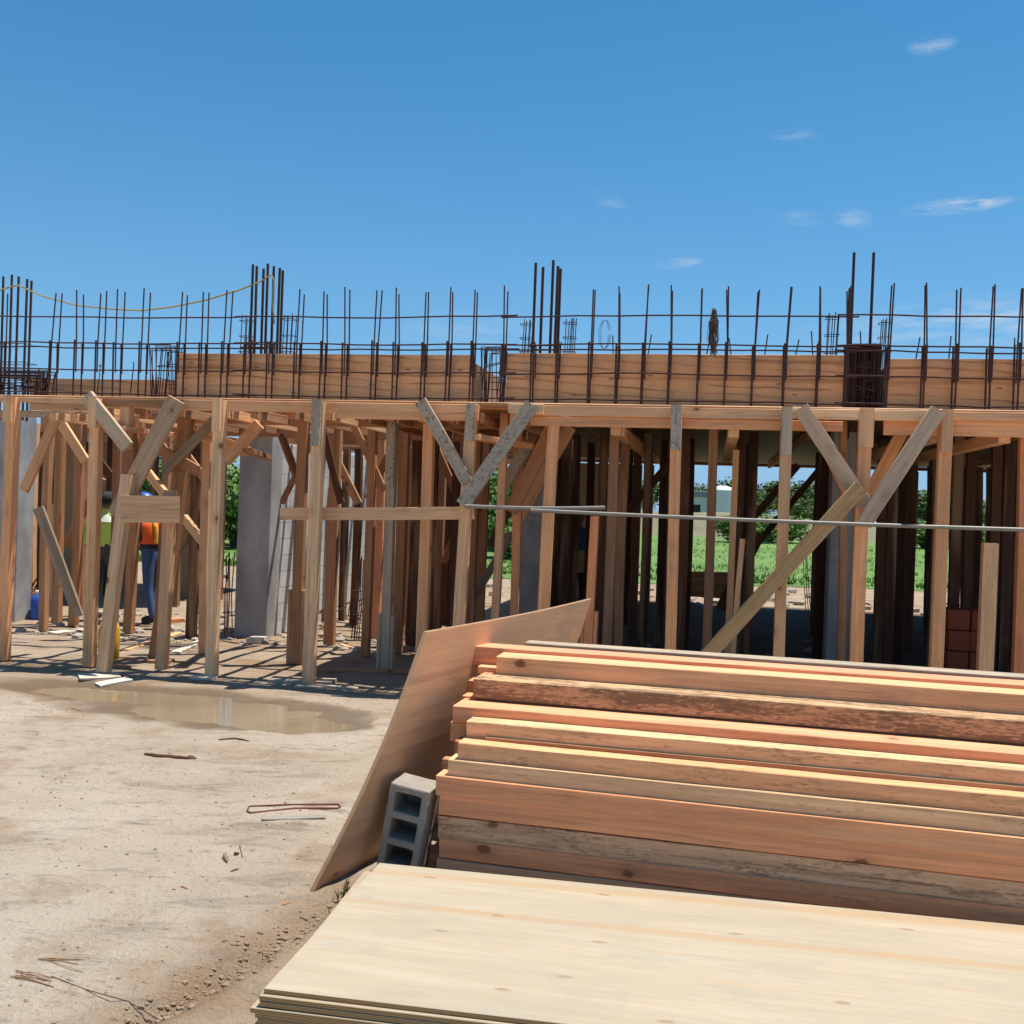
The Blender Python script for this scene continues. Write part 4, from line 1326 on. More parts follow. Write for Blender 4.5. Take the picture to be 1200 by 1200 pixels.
# ------------------------------------------------------------------ stuff inside the left half
def rebar_bundle(px0, y0, px1, y1, t, n, spread, label):
    p = []
    for i in range(n):
        s0, z0 = B(px0, y0, t); s1, z1 = B(px1, y1, t)
        o = (i - n / 2) * spread / n
        p.append(([W(s0 + o, t - .1 + jit(.05), max(z0, .01)), W((s0 + s1) / 2 + o * .9, t, (z0 + z1) / 2), W(s1 + o * .6 + jit(.04), t + .15, z1 + jit(.05))], .007))
    for k in (.3, .6):
        s0, z0 = B(px0, y0, t); s1, z1 = B(px1, y1, t)
        zz = z0 + (z1 - z0) * k; sc = s0 + (s1 - s0) * k
        p.append(([W(sc - spread / 2, t - .05, zz), W(sc + spread / 2, t - .05, zz)], .006))
    tag(tubes('rebar_bundle', p, 'rebar', None, p[0][0][0], 5), label, 'rebar', 'small rebar bundles on the floor')
rebar_bundle(272, 745, 264, 652, 2.25, 5, .13, 'short rebar cage leaning against the left side of the broad column')
rebar_bundle(421, 748, 421, 655, 2.4, 5, .12, 'short rebar starter cage standing in front of the block wall')
rebar_bundle(32, 718, 42, 672, 2.9, 4, .16, 'dark rebar pieces on the floor at the far left')
rebar_bundle(948, 716, 944, 650, 9.5, 3, .12, 'thin rebar starter cage standing outside beyond the green opening')
# line of bent starter bars along the foot of the block wall
p = []
for i in range(26):
    t = TC + .7 + i * .2
    s = sw + .16 + jit(.05)
    p.append(([W(s, t, .0), W(s + jit(.04), t, .16 + jit(.06)), W(s + .12 + jit(.08), t + jit(.1), .24 + jit(.06))], .007))
p.append(([W(sw + .18, TC + .6, .20), W(sw + .18, TC + 5.6, .22)], .007))
tag(tubes('foundation_rebar', p, 'rebar_red', None, p[0][0][0], 5), 'rusty foundation rebar sticking up along the foot of the block wall', 'rebar')

def clods(name, n, centre_fn, smin, smax, mat, label, cat):
    vs, fs = [], []
    ico = bmesh.new(); bmesh.ops.create_icosphere(ico, subdivisions=1, radius=1)
    base = [v.co.copy() for v in ico.verts]; tri = [[v.index for v in f.verts] for f in ico.faces]; ico.free()
    for i in range(n):
        x, y = centre_fn()
        r = smin + (smax - smin) * random.random() ** 2.5
        off = Vector((random.uniform(0, 50),) * 3)
        rot = Matrix.Rotation(random.uniform(0, 6.28), 3, 'Z')
        z = ground_z(x, y)
        k = len(vs)
        for b in base:
            q = rot @ (b * r * (1 + .5 * mnoise.noise(b * 1.3 + off)))
            vs.append((x + q.x * 1.2, y + q.y, z + q.z * .65 + r * .25))
        fs += [tuple(k + j for j in f) for f in tri]
    o = link(name, new_mesh(name, vs, fs, mat))
    return tag(o, label, cat, kind='stuff')
def along_rut():
    i = random.randrange(4)
    k = random.random()
    p = rut_pts[i].lerp(rut_pts[i + 1], k)
    q = random.gauss(0, .07)
    return p.x + q, p.y + q * .6 + random.gauss(0, .05)
clods('soil_clods', 520, along_rut, .002, .012, 'clod', 'crumbly soil clods along the washed-out rut', 'soil')
def yard():
    y = 2.6 + 6.6 * random.random() ** 1.3
    return random.uniform(-.52, .0) * y, y
clods('yard_grit', 900, yard, .002, .008, 'clod', 'small stones and grit scattered over the sandy yard', 'grit')
def inside_left():
    t = random.uniform(1.6, 5.0); s = random.uniform(-6.5, -2.0)
    p = W(s, t, 0); return p.x, p.y
clods('rubble', 420, inside_left, .01, .07, 'rubble', 'broken rubble strewn over the floor around the workers', 'rubble')
def inside_right():
    t = random.uniform(1.0, 7.0); s = random.uniform(-.5, 5.0)
    p = W(s, t, 0); return p.x, p.y
clods('shade_rubble', 260, inside_right, .01, .06, 'rubble', 'broken rubble on the shaded floor of the right half', 'rubble')
def outside():
    p = W(random.uniform(-8, 10), random.uniform(9.5, 14), 0); return p.x, p.y
clods('rear_rubble', 300, outside, .02, .14, 'rubble', 'rubble and soil heaped outside behind the building', 'rubble')
# weeds by the concrete block
wpts = []
for i in range(46):
    c0 = random.choice([(432, 1048), (410, 1062), (395, 1078), (405, 1052)])
    p = GP(c0[0] + random.gauss(0, 8), c0[1] + random.gauss(0, 6)); wpts.append((p.x, p.y, p.z))
tag(blades('weeds', wpts, .02, .06, .004, 'weed'), 'small weeds sprouting beside the leaning plywood', 'weeds', kind='stuff')

# scrap plywood leaning in the left room
s0, z0 = B(62, 698, 3.0); s1, z1 = B(58, 592, 3.2)
thing_board('plywood_scrap', 'pale plywood offcut leaning upright in the left room', 'board', W(s0, 2.9, .02), W(s1, 3.2, z1), .22, .018, -N, col=(.42, .30, .2), mat='wood')
# yellow jug behind the sawhorse
p = GP(127, 772)
root = empty('yellow_jerrycan', p, 'tall yellow plastic can standing behind the knotted sawhorse leg', 'can')
def lathe(name, prof, mat, M, parent, n=16, sx=1, sy=1):
    vs, fs = [], []
    for (r, z) in prof:
        for j in range(n):
            a = 2 * math.pi * j / n
            ca_, sa_ = math.cos(a), math.sin(a)
            vs.append((r * sx * math.copysign(abs(ca_) ** .7, ca_), r * sy * math.copysign(abs(sa_) ** .7, sa_), z))
    for i in range(len(prof) - 1):
        for j in range(n):
            j2 = (j + 1) % n
            fs.append((i * n + j, i * n + j2, (i + 1) * n + j2, (i + 1) * n + j))
    fs.append(tuple(reversed(range(n)))); fs.append(tuple(range((len(prof) - 1) * n, len(prof) * n)))
    return link(name, new_mesh(name, vs, fs, mat, True), M, parent)
M = Matrix.Translation(p)
lathe('can_body', [(.09, 0), (.10, .02), (.10, .30), (.085, .36), (.05, .40), (.035, .41)], 'yellowplastic', M, root, 18, 1.0, .8)
lathe('cap', [(.036, .411), (.036, .45), (.02, .455)], 'dark', M, root)
link('handle', tubes_mesh('handle', [([(-.07, 0, .36), (-.05, 0, .46), (.05, 0, .46), (.07, 0, .37)], .012)], 'yellowplastic'), M, root)
# blue water bottle on the floor
p = Vector(W(SX(45, 2.8, 690), 2.8, 0)); p.z = ground_z(p.x, p.y)
root = empty('blue_bottle', p, 'blue plastic water bottle with a white cap on the floor at the far left', 'bottle')
M = Matrix.Translation(p)
lathe('bottle_body', [(.07, .0), (.08, .01), (.08, .25), (.06, .30), (.03, .33)], 'blueplastic', M, root)
lathe('bottle_cap', [(.034, .331), (.034, .37), (.02, .374)], 'whiteplastic', M, root)

# stack of red clay blocks in the shade on the right
root0 = W(SX(1125, 1.9, 720), 1.9, 0)
for k in range(4):
    for j in range(2):
        zb = k * .205
        s0 = SX(1112, 1.8, 720) + j * .21
        o = box_world('clay_block', s0 + jit(.006), s0 + .2, 1.8 + jit(.01), 2.15, zb, zb + .198, 'redplastic')
        tag(o, 'dull red clay block in the small stack behind the orange post on the right', 'clay block', 'red clay blocks stacked in the shade')

# heaps of timber seen low through the window opening
for k in range(5):
    t = 8.9 + k * .12
    s0, s1 = SX(800, t, 660), SX(862, t, 660)
    thing_board('stored_board', 'rough board in the heap lying low outside the window opening', 'board', W(s0, t, .32 + .05 * k), W(s1, t + .1, .30 + .06 * k), .2, .05, -N, 'heap of boards outside the window opening', col=BROWN)

# ------------------------------------------------------------------ people
def person(name, label, base, yaw, mats, pose, height=1.68, build=1.0):
    """one continuous skinned body; clothing colours follow the body, gear is added as children"""
    k = height / 1.70
    J = {'pel': (0, 0, .92), 'bel': (0, -.01, 1.06), 'che': (0, .0, 1.26), 'nkb': (0, .0, 1.42), 'nek': (0, -.015, 1.48), 'hdb': (0, -.02, 1.55), 'hdm': (0, -.03, 1.61), 'hdt': (0, -.015, 1.68)}
    for sd, n in ((-1, 'l'), (1, 'r')):
        J['hip' + n] = (.095 * sd, 0, .90); J['kne' + n] = (.11 * sd, -.02, .49); J['ank' + n] = (.115 * sd, .02, .08); J['toe' + n] = (.13 * sd, -.15, .035)
        J['sho' + n] = (.185 * sd, .0, 1.39); J['elb' + n] = (.26 * sd, .01, 1.12); J['wri' + n] = (.27 * sd, -.06, .87); J['pal' + n] = (.27 * sd, -.085, .80)
    J.update(pose)
    rad = {'pel': .135, 'bel': .125, 'che': .145, 'nkb': .075, 'nek': .055, 'hdb': .072, 'hdm': .088, 'hdt': .07}
    for n in 'lr':
        rad.update({'hip' + n: .095, 'kne' + n: .062, 'ank' + n: .042, 'toe' + n: .038, 'sho' + n: .070, 'elb' + n: .046, 'wri' + n: .030, 'pal' + n: .034})
    ed = [('pel', 'bel'), ('bel', 'che'), ('che', 'nkb'), ('nkb', 'nek'), ('nek', 'hdb'), ('hdb', 'hdm'), ('hdm', 'hdt')]
    for n in 'lr':
        ed += [('pel', 'hip' + n), ('hip' + n, 'kne' + n), ('kne' + n, 'ank' + n), ('ank' + n, 'toe' + n), ('che', 'sho' + n), ('sho' + n, 'elb' + n), ('elb' + n, 'wri' + n), ('wri' + n, 'pal' + n)]
        pal, wri = Vector(J['pal' + n]), Vector(J['wri' + n])
        d = (pal - wri).normalized()
        sd = -1 if n == 'l' else 1
        acr = d.cross(Vector((1, 0, 0))).normalized()
        for q in range(4):
            o = acr * ((q - 1.5) * .021)
            ln = (.075, .085, .08, .062)[q]
            a = 'f%s%d' % (n, q)
            J[a] = tuple(pal + o + d * .035); J[a + 'a'] = tuple(pal + o + d * (.035 + ln * .5) + Vector((-.010 * sd, -.008, 0))); J[a + 'b'] = tuple(pal + o + d * (.035 + ln * .85) + Vector((-.030 * sd, -.012, 0)))
            rad[a] = .0105; rad[a + 'a'] = .0095; rad[a + 'b'] = .008
            ed += [('pal' + n, a), (a, a + 'a'), (a + 'a', a + 'b')]
        a = 'th' + n
        J[a] = tuple(wri.lerp(pal, .5) - acr * .035); J[a + 'a'] = tuple(pal - acr * .055 + d * .02)
        rad[a] = .012; rad[a + 'a'] = .009
        ed += [('wri' + n, a), (a, a + 'a')]
    keys = list(J)
    me = bpy.data.meshes.new('body_skeleton')
    me.from_pydata([Vector(J[q]) * k for q in keys], [(keys.index(a), keys.index(b)) for a, b in ed], [])
    ob = bpy.data.objects.new('body_skeleton', me)
    COL.objects.link(ob)
    sm = ob.modifiers.new('skin', 'SKIN')
    for i, q in enumerate(keys):
        sv = me.skin_vertices[0].data[i]
        r = rad[q] * k * (build if q in ('pel', 'bel', 'che') else 1)
        flat = .78 if q in ('pel', 'bel', 'che') else 1
        sv.radius = (r * 1.12 if flat < 1 else r, r * flat)
        sv.use_root = (q == 'pel')
    ob.modifiers.new('sub', 'SUBSURF').levels = 2
    dg = bpy.context.evaluated_depsgraph_get()
    body = bpy.data.meshes.new_from_object(ob.evaluated_get(dg))
    bpy.data.objects.remove(ob)
    body.name = 'body'
    body.materials.clear()
    for m in ('skin', mats['shirt'], mats['legs'], 'dark', mats.get('sleeve', mats['shirt'])):
        body.materials.append(MATS[m])
    pelz, nkz = J['pel'][2] * k, J['nek'][2] * k
    for pl in body.polygons:
        c = pl.center
        dmin, near_ = 9, None
        for q in keys:
            dd = (c - Vector(J[q]) * k).length - rad[q] * k
            if dd < dmin:
                dmin, near_ = dd, q
        if near_ in ('hdb', 'hdm', 'hdt', 'nek') or near_[:3] in ('wri', 'pal') or near_[:2] in ('fl', 'fr', 'th'):
            mi = 0
        elif near_[:3] in ('ank', 'toe') and c.z < .12:
            mi = 3
        elif near_[:3] in ('hip', 'kne', 'ank', 'toe', 'pel') and c.z < pelz + .08:
            mi = 2
        elif near_[:3] == 'elb':
            mi = 4
        else:
            mi = 1
        pl.material_index = mi
        pl.use_smooth = True
    T = Matrix.Translation(base) @ Matrix.Rotation(yaw, 4, 'Z')
    root = tag(link(name, body, T), label, 'person')
    H = {q: Vector(J[q]) * k for q in keys}
    return root, T, H, k

def dome(name, mat, T, parent, c, rx, ry, rz, zcut=-.2, brim=0.0, n=18):
    vs, fs = [], []
    rings = 8
    a0 = math.asin(zcut)
    for i in range(rings + 1):
        a = a0 + (math.pi / 2 * .985 - a0) * i / rings
        ex = brim if i == 0 else 0
        for j in range(n):
            q = 2 * math.pi * j / n
            vs.append((c[0] + (rx * math.cos(a) + ex) * math.cos(q), c[1] + (ry * math.cos(a) + ex * (1.8 if math.sin(q) < -.3 else 1)) * math.sin(q), c[2] + rz * math.sin(a)))
    for i in range(rings):
        for j in range(n):
            j2 = (j + 1) % n
            fs.append((i * n + j, i * n + j2, (i + 1) * n + j2, (i + 1) * n + j))
    fs.append(tuple(rings * n + j for j in range(n)))
    fs.append(tuple(reversed(range(n))))
    return link(name, new_mesh(name, vs, fs, mat, True), T, parent)

def face(T, root, H):
    c = H['hdm']
    for sd in (-1, 1):
        dome('ear', 'skin', T, root, (c.x + .086 * sd, c.y + .01, c.z - .02), .014, .03, .035, -.9, n=8)
        dome('eye', 'hair', T, root, (c.x + .033 * sd, c.y - .082, c.z), .012, .008, .008, -.9, n=8)
    dome('nose', 'skin', T, root, (c.x, c.y - .09, c.z - .03), .014, .022, .026, -.9, n=8)
    dome('mouth', 'redplastic', T, root, (c.x, c.y - .076, c.z - .075), .024, .008, .007, -.9, n=8)

def vest_mesh(H, mat, T, root, name='vest', z0=1.0, z1=1.44, grow=.035):
    vs, fs = [], []
    n, rings = 20, 8
    for i in range(rings + 1):
        q = i / rings
        p = H['bel'].lerp(H['nkb'], q)
        w = (.175 + .05 * math.sin(q * 2.2)) * (1 if q < .8 else 1 - (q - .8) * 2.0)
        dd = (.135 + .03 * math.sin(q * 2.6)) * (1 if q < .8 else 1 - (q - .8) * 1.6)
        for j in range(n):
            a = 2 * math.pi * j / n
            vs.append((p.x + w * math.cos(a), p.y + dd * math.sin(a), p.z))
    for i in range(rings):
        for j in range(n):
            j2 = (j + 1) % n
            fs.append((i * n + j, i * n + j2, (i + 1) * n + j2, (i + 1) * n + j))
    return link(name, new_mesh(name, vs, fs, mat, True), T, root)

def ground_at(px, t, py):
    p = W(SX(px, t, py), t, 0)
    p.z = ground_z(p.x, p.y) + .0
    return p
# worker in the lime shirt, back to the camera
rt, T, H, k = person('person', 'worker seen from behind in a lime green shirt, dark trousers and a dark cap', ground_at(122, 3.1, 700), math.pi - .15,
                     {'shirt': 'lime', 'legs': 'slate'}, {'elbl': (-.29, .02, 1.12), 'elbr': (.29, .02, 1.12), 'wril': (-.27, -.10, .92), 'palc': (0, 0, 1)} if False else
                     {'elbl': (-.30, .03, 1.13), 'elbr': (.30, .03, 1.13), 'wril': (-.29, -.08, .92), 'wrir': (.29, -.08, .92), 'pall': (-.285, -.11, .85), 'palr': (.285, -.11, .85)}, 1.66, 1.2)
face(T, rt, H)
dome('cap', 'dark', T, rt, H['hdm'] + Vector((0, .005, .01)), .105, .112, .10, -.15, .006)
dome('hair', 'hair', T, rt, H['hdm'] + Vector((0, .02, -.015)), .097, .098, .075, -.75)
vest_mesh(H, 'limepale', T, rt, 'shirt_yoke') if False else None
sh = []
for i in range(7):
    q = i / 6
    p = H['che'].lerp(H['nkb'], .35 + .65 * q)
    w = .20 * (1 - .55 * q); dd = .135 * (1 - .35 * q)
    sh.append((p, w, dd))
vs, fs = [], []
for (p, w, dd) in sh:
    for j in range(18):
        a = 2 * math.pi * j / 18
        vs.append((p.x + w * math.cos(a), p.y + dd * math.sin(a), p.z))
for i in range(6):
    for j in range(18):
        j2 = (j + 1) % 18
        fs.append((i * 18 + j, i * 18 + j2, (i + 1) * 18 + j2, (i + 1) * 18 + j))
link('shirt_collar', new_mesh('shirt_collar', vs, fs, 'limepale', True), T, rt)

# worker in the orange vest, side on, stooping a little
pose = {'bel': (0, -.03, 1.05), 'che': (0, -.07, 1.24), 'nkb': (0, -.10, 1.40), 'nek': (0, -.13, 1.46), 'hdb': (0, -.16, 1.52), 'hdm': (0, -.18, 1.58), 'hdt': (0, -.17, 1.65),
        'shol': (-.18, -.08, 1.36), 'shor': (.18, -.08, 1.36), 'elbl': (-.22, -.10, 1.10), 'elbr': (.22, -.06, 1.10), 'wril': (-.17, -.30, 1.0), 'wrir': (.18, -.27, .98), 'pall': (-.15, -.36, .99), 'palr': (.16, -.33, .97),
        'knel': (-.11, -.10, .49), 'ankl': (-.115, -.08, .08), 'toel': (-.13, -.25, .035), 'kner': (.11, .02, .49), 'ankr': (.115, .12, .08), 'toer': (.13, -.04, .035)}
rt, T, H, k = person('person', 'worker in blue hard hat, orange vest and blue jeans, between the sawhorse legs', ground_at(178, 3.0, 700), -1.9,
                     {'shirt': 'dark', 'legs': 'denim', 'sleeve': 'dark'}, pose, 1.68, 1.1)
face(T, rt, H)
dome('hard_hat', 'blueplastic', T, rt, H['hdm'] + Vector((0, .005, .035)), .118, .135, .105, -.05, .022)
v = vest_mesh(H, 'orange', T, rt)
for sx in (-.09, .09):
    a = H['bel'].lerp(H['nkb'], .05); b = H['bel'].lerp(H['nkb'], .9)
    pts = [(sx * (1 + .0 * q), (a.lerp(b, q)).y - (.140 + .03 * math.sin(q * 2.6)) * (1 if q < .8 else 1 - (q - .8) * 1.6) , a.lerp(b, q).z) for q in np.linspace(0, 1, 8)]
    pts2 = [(sx, (a.lerp(b, q)).y + (.140 + .03 * math.sin(q * 2.6)) * (1 if q < .8 else 1 - (q - .8) * 1.6), a.lerp(b, q).z) for q in np.linspace(0, 1, 8)]
    link('vest_tape', tubes_mesh('vest_tape', [(pts, .022), (pts2, .022)], 'tape', 6), T, v)

# worker deep inside, mostly hidden
rt, T, H, k = person('person', 'worker deep inside in blue hard hat and shirt, pale yellow cloth at the waist', ground_at(675, 5.2, 680), .5,
                     {'shirt': 'denim', 'legs': 'dark'}, {}, 1.68, 1.0)
face(T, rt, H)
dome('hard_hat', 'blueplastic', T, rt, H['hdm'] + Vector((0, .005, .035)), .118, .135, .105, -.05, .022)
vs, fs = [], []
for i in range(5):
    z = .80 + i * .08
    for j in range(18):
        a = 2 * math.pi * j / 18
        vs.append(((.185 + .008 * math.sin(5 * a + i)) * math.cos(a), (.145 + .008 * math.sin(4 * a)) * math.sin(a), z * k))
for i in range(4):
    for j in range(18):
        fs.append((i * 18 + j, i * 18 + (j + 1) % 18, (i + 1) * 18 + (j + 1) % 18, (i + 1) * 18 + j))
link('waist_cloth', new_mesh('waist_cloth', vs, fs, 'rope', True), T, rt)

# ------------------------------------------------------------------ plywood stack in the foreground
PE = Vector((.987, -.163, 0)).normalized(); PN = Vector((.163, .987, 0)).normalized()
hs = .152
c_far = G(441, 1011, hs)
NSH = 8
for i in range(NSH):
    z = .008 + i * .018
    dx, dy = (0.0, 0.0) if i == NSH - 1 else (-.012 + jit(.008), -.012 - .016 + jit(.008)) if i == NSH - 2 else (-.030 + jit(.012), -.03 + jit(.012))
    L, Wd = 2.80, 1.15
    if i < NSH - 1:
        Wd = 1.16
    p0 = c_far - PN * (1.15 / 2) + PE * dx + PN * (dy * .5)
    p0.z = z + .0085
    M = axes(p0, p0 + PE * L, UP)
    me = board_mesh('plywood_sheet', L, Wd, .0168, 'ply_new', bow=.0 if i < NSH - 1 else .002, seg=8, cham=.0015, rough=.0004)
    lab = ('pale new plywood sheet on top of the foreground stack' if i == NSH - 1 else 'second plywood sheet from the top, its pale edge sticking out of the stack' if i == NSH - 2 else 'plywood sheet lower in the foreground stack, only its layered edge showing')
    col = (1, 1, 1, 1) if i == NSH - 1 else (.95, .9, .85, 1)
    tag(link('plywood_sheet', me, M, None, col), lab, 'plywood sheet', 'plywood sheets in the foreground stack')

# ------------------------------------------------------------------ lumber pile
LE = Vector((.9695, -.245, 0)).normalized(); LN = Vector((.245, .9695, 0)).normalized()
L0 = G(513, 1003, .10)                       # left end of the front row
def lplane(px, py, back):
    """point seen at a pixel on the upright plane `back` metres behind the pile's front"""
    d = rayd(px, py)
    k = ((L0 - cam_o).dot(LN) + back) / d.dot(LN)
    return cam_o + d * k
# px, py of the front upper left arris, height px, setback, thickness, colour, stain, label
LB = [
    (512, 1006, 24, .000, .12, (0.48, 0.31, 0.2), 0.25, 'grey brown bottom board of the lumber pile, in the shade of the others'),
    (515, 982, 22, .004, .12, (0.7, 0.3, 0.14), 0.3, 'red brown board with dark knots, second from the bottom of the lumber pile'),
    (514, 956, 25, .006, .12, (0.7, 0.41, 0.23), 0.5, 'board mottled with grey green mould near the bottom of the lumber pile'),
    (515, 931, 23, .002, .12, (0.8, 0.34, 0.16), 0.05, 'clean salmon board under the knotty one in the lumber pile'),
    (511, 909, 22, -.004, .12, (0.8, 0.345, 0.165), 0.08, 'salmon board with round knots in the lower middle of the lumber pile'),
    (525, 890, 22, .020, .12, (0.76, 0.46, 0.245), 0.32, 'straw coloured board with fuzzy grey stain in the middle of the lumber pile'),
    (537, 870, 21, .040, .14, (0.8, 0.385, 0.185), 0.38, 'orange board with a dark stain along its lower right edge'),
    (547, 845, 20, .140, .16, (0.74, 0.44, 0.23), 0.44, 'tan board with streaky brown mould in the upper middle of the pile'),
    (531, 827, 19, .250, .20, (0.78, 0.34, 0.175), 0.06, 'pinkish red board jutting furthest left in the upper pile'),
    (555, 795, 23, .420, .20, (0.62, 0.36, 0.19), 0.62, 'board blotched with dark brown bark stain near the top of the pile'),
    (582, 769, 23, .590, .18, (0.8, 0.41, 0.205), 0.12, 'orange board set back at the right, second from the top of the pile'),
    (554, 757, 22, .740, .16, (0.74, 0.32, 0.17), 0.12, 'red board at the back of the top of the pile with a rough end'),
    (615, 753, 11, .920, .12, (0.41, 0.33, 0.24), 0.4, 'thin grey splintered board lying at the very back of the pile top'),
]
for (px, py, hp, back, th, col, st, lab) in LB:
    a = lplane(px, py, back)
    d = (a - cam_o).length
    h = hp / 1190 * d * .985
    p0 = a - UP * (h / 2) + LN * (th / 2)
    p1 = p0 + LE * 3.5
    M = axes(p0, p1, -LN)
    me = board_mesh('lumber_board', 3.5, h, th, 'wood', bow=.004, seg=10, cham=.003, rough=.0012)
    tag(link('lumber_board', me, M, None, (col[0], col[1], col[2], 1 - st)), lab, 'board', 'boards in the lumber pile')
# boards showing their ends behind the front ones
for (px, py, hp, back, ln, col, lab) in [
        (549, 797, 20, .60, 3.2, RED, 'red board end showing dark behind the bark stained board'),
        (560, 781, 8, .66, 3.2, YEL, 'thin pale board end showing under the top red board'),
        (542, 815, 9, .45, 3.2, ORANGE, 'orange board end under the bark stained board'),
        (528, 846, 22, .30, 3.2, TAN, 'tan board end under the pinkish red board'),
        (533, 868, 22, .19, 3.2, BROWN, 'dark board end behind the orange stained board'),
        (518, 889, 22, .16, 3.2, BROWN, 'dark board end behind the straw coloured board')]:
    a = lplane(px, py, back)
    h = hp / 1190 * (a - cam_o).length
    p0 = a - UP * (h / 2) + LN * .05
    thing_board('lumber_board', lab, 'board', p0, p0 + LE * ln, h, .095, -LN, 'boards in the lumber pile', col=col, stain=.1)
# boards inside the pile that carry the upper rows
tops = []
for (px, py, hp, back, th, col, st, lab) in LB:
    tops.append((back, lplane(px, py, back).z - .9 * hp / 1190 * 5.0))
for j in range(1, 10):
    b0 = .125 + (j - 1) * .102
    lim = max([z for bk, z in tops if bk <= b0 + .05] + [0])
    k = 0
    while .05 + (k + 1) * .083 < min(lim + .02, .93):
        p0 = Vector((L0.x, L0.y, 0)) + LE * (.06 + .03 * min(j, 3) + abs(jit(.05)) + .012 * k) + LN * (b0 + .05)
        p0.z = .05 + k * .083 + .041
        thing_board('lumber_board', 'board buried inside the lumber pile behind the front row', 'board', p0, p0 + LE * 3.3, .08, .098, -LN, 'boards buried inside the lumber pile', col=BROWN, bow=.001, seg=3)
        k += 1
for k in range(3):
    q = Vector((L0.x, L0.y, 0)) + LE * (.45 + 1.2 * k) + LN * .01
    q.z = .02
    thing_board('bearer', 'bearer on the ground under the lumber pile', 'board', q, q + LN * .75, .08, .045, UP, 'bearers under the lumber pile', col=BROWN)

# ------------------------------------------------------------------ leaning plywood sheet
BN = GP(367, 1046)
def on_ray_dist(px, py, frm, L, far=True):
    d = rayd(px, py).normalized()
    w = cam_o - frm
    b = d.dot(w); c_ = w.dot(w) - L * L
    disc = max(0.0, b * b - c_)
    return cam_o + d * (-b + (math.sqrt(disc) if far else -math.sqrt(disc)))
TN = on_ray_dist(500, 741, BN, 1.24)
TF = on_ray_dist(693, 702, TN, 2.44)
D = TF - TN
nu, nv = 16, 12
vs, fs = [], []
Vd = TN - BN
nrm = D.cross(Vd).normalized()
for side in (0, 1):
    for i in range(nu + 1):
        for j in range(nv + 1):
            u, v = i / nu, j / nv
            sag = .035 * math.sin(math.pi * v) * (1 - .3 * u) + .025 * math.sin(math.pi * u)
            p = BN + D * u + Vd * v + nrm * (sag + (0.0 if side == 0 else -.018))
            vs.append(p)
n1 = (nu + 1) * (nv + 1)
cen = BN + D * .5 + Vd * .5
M = axes(cen - D * .5, cen + D * .5, nrm)
Mi = M.inverted()
vs = [Mi @ p for p in vs]
def vi(s, i, j):
    return s * n1 + i * (nv + 1) + j
for i in range(nu):
    for j in range(nv):
        fs.append((vi(0, i, j), vi(0, i + 1, j), vi(0, i + 1, j + 1), vi(0, i, j + 1)))
        fs.append((vi(1, i, j), vi(1, i, j + 1), vi(1, i + 1, j + 1), vi(1, i + 1, j)))
for i in range(nu):
    for j in (0, nv):
        a = (vi(0, i, j), vi(1, i, j), vi(1, i + 1, j), vi(0, i + 1, j))
        fs.append(a if j == 0 else tuple(reversed(a)))
for j in range(nv):
    for i in (0, nu):
        a = (vi(0, i, j), vi(0, i, j + 1), vi(1, i, j + 1), vi(1, i, j))
        fs.append(a if i == 0 else tuple(reversed(a)))
lm = new_mesh('leaning_plywood', vs, fs, 'ply_lean')
tag(link('leaning_plywood', lm, M, None, (1, 1, 1, 1)), 'large brown plywood sheet leaning to the right against the end of the lumber pile', 'plywood sheet')

# ------------------------------------------------------------------ concrete block
def cmu():
    w, h, d = .19, .40, .19
    xs_ = [0, .032, w - .032, w]
    zs_ = [0, .034, .034 + .088, .034 + .088 + .034, .034 + 2 * .088 + .034, .034 * 3 + 2 * .088, .034 * 3 + 3 * .088, h]
    bm = bmesh.new()
    g = [[bm.verts.new((x_, 0, z_)) for z_ in zs_] for x_ in xs_]
    fcs = []
    for i in range(3):
        for j in range(7):
            if i == 1 and j % 2 == 1:
                continue
            fcs.append(bm.faces.new((g[i][j], g[i + 1][j], g[i + 1][j + 1], g[i][j + 1])))
    ext = bmesh.ops.extrude_face_region(bm, geom=fcs)
    back_ = [[min((q for q in ext['geom'] if isinstance(q, bmesh.types.BMVert)), key=lambda q: (q.co - g[i][j].co).length) for j in range(8)] for i in range(4)]
    bmesh.ops.translate(bm, vec=(0, d, 0), verts=[q for q in ext['geom'] if isinstance(q, bmesh.types.BMVert)])
    for j in (1, 3, 5):
        bm.faces.new((back_[1][j], back_[1][j + 1], back_[2][j + 1], back_[2][j]))  # back of the cores closed off so the holes read dark
    bmesh.ops.recalc_face_normals(bm, faces=bm.faces)
    sharp = [e_ for e_ in bm.edges if len(e_.link_faces) == 2 and e_.calc_face_angle() > .5]
    bmesh.ops.bevel(bm, geom=sharp, offset=.009, segments=2, affect='EDGES', profile=.6)
    bmesh.ops.subdivide_edges(bm, edges=[e_ for e_ in bm.edges if e_.calc_length() > .05], cuts=2, use_grid_fill=True)
    for v_ in bm.verts:
        v_.co += Vector((mnoise.noise(v_.co * 40), mnoise.noise(v_.co * 40 + Vector((9, 3, 1))), mnoise.noise(v_.co * 40 + Vector((2, 8, 5))))) * .0028
    me = bpy.data.meshes.new('concrete_block'); bm.to_mesh(me); bm.free()
    me.materials.append(MATS['cmu'])
    return me
p = GP(440, 1024)
Xb = (LE * math.cos(R(8)) - UP * math.sin(R(8)))
Zb = (UP * math.cos(R(8)) + LE * math.sin(R(8)))
Yb = Zb.cross(Xb)
M = Matrix(((Xb.x, Yb.x, Zb.x, p.x), (Xb.y, Yb.y, Zb.y, p.y), (Xb.z, Yb.z, Zb.z, p.z + .026), (0, 0, 0, 1)))
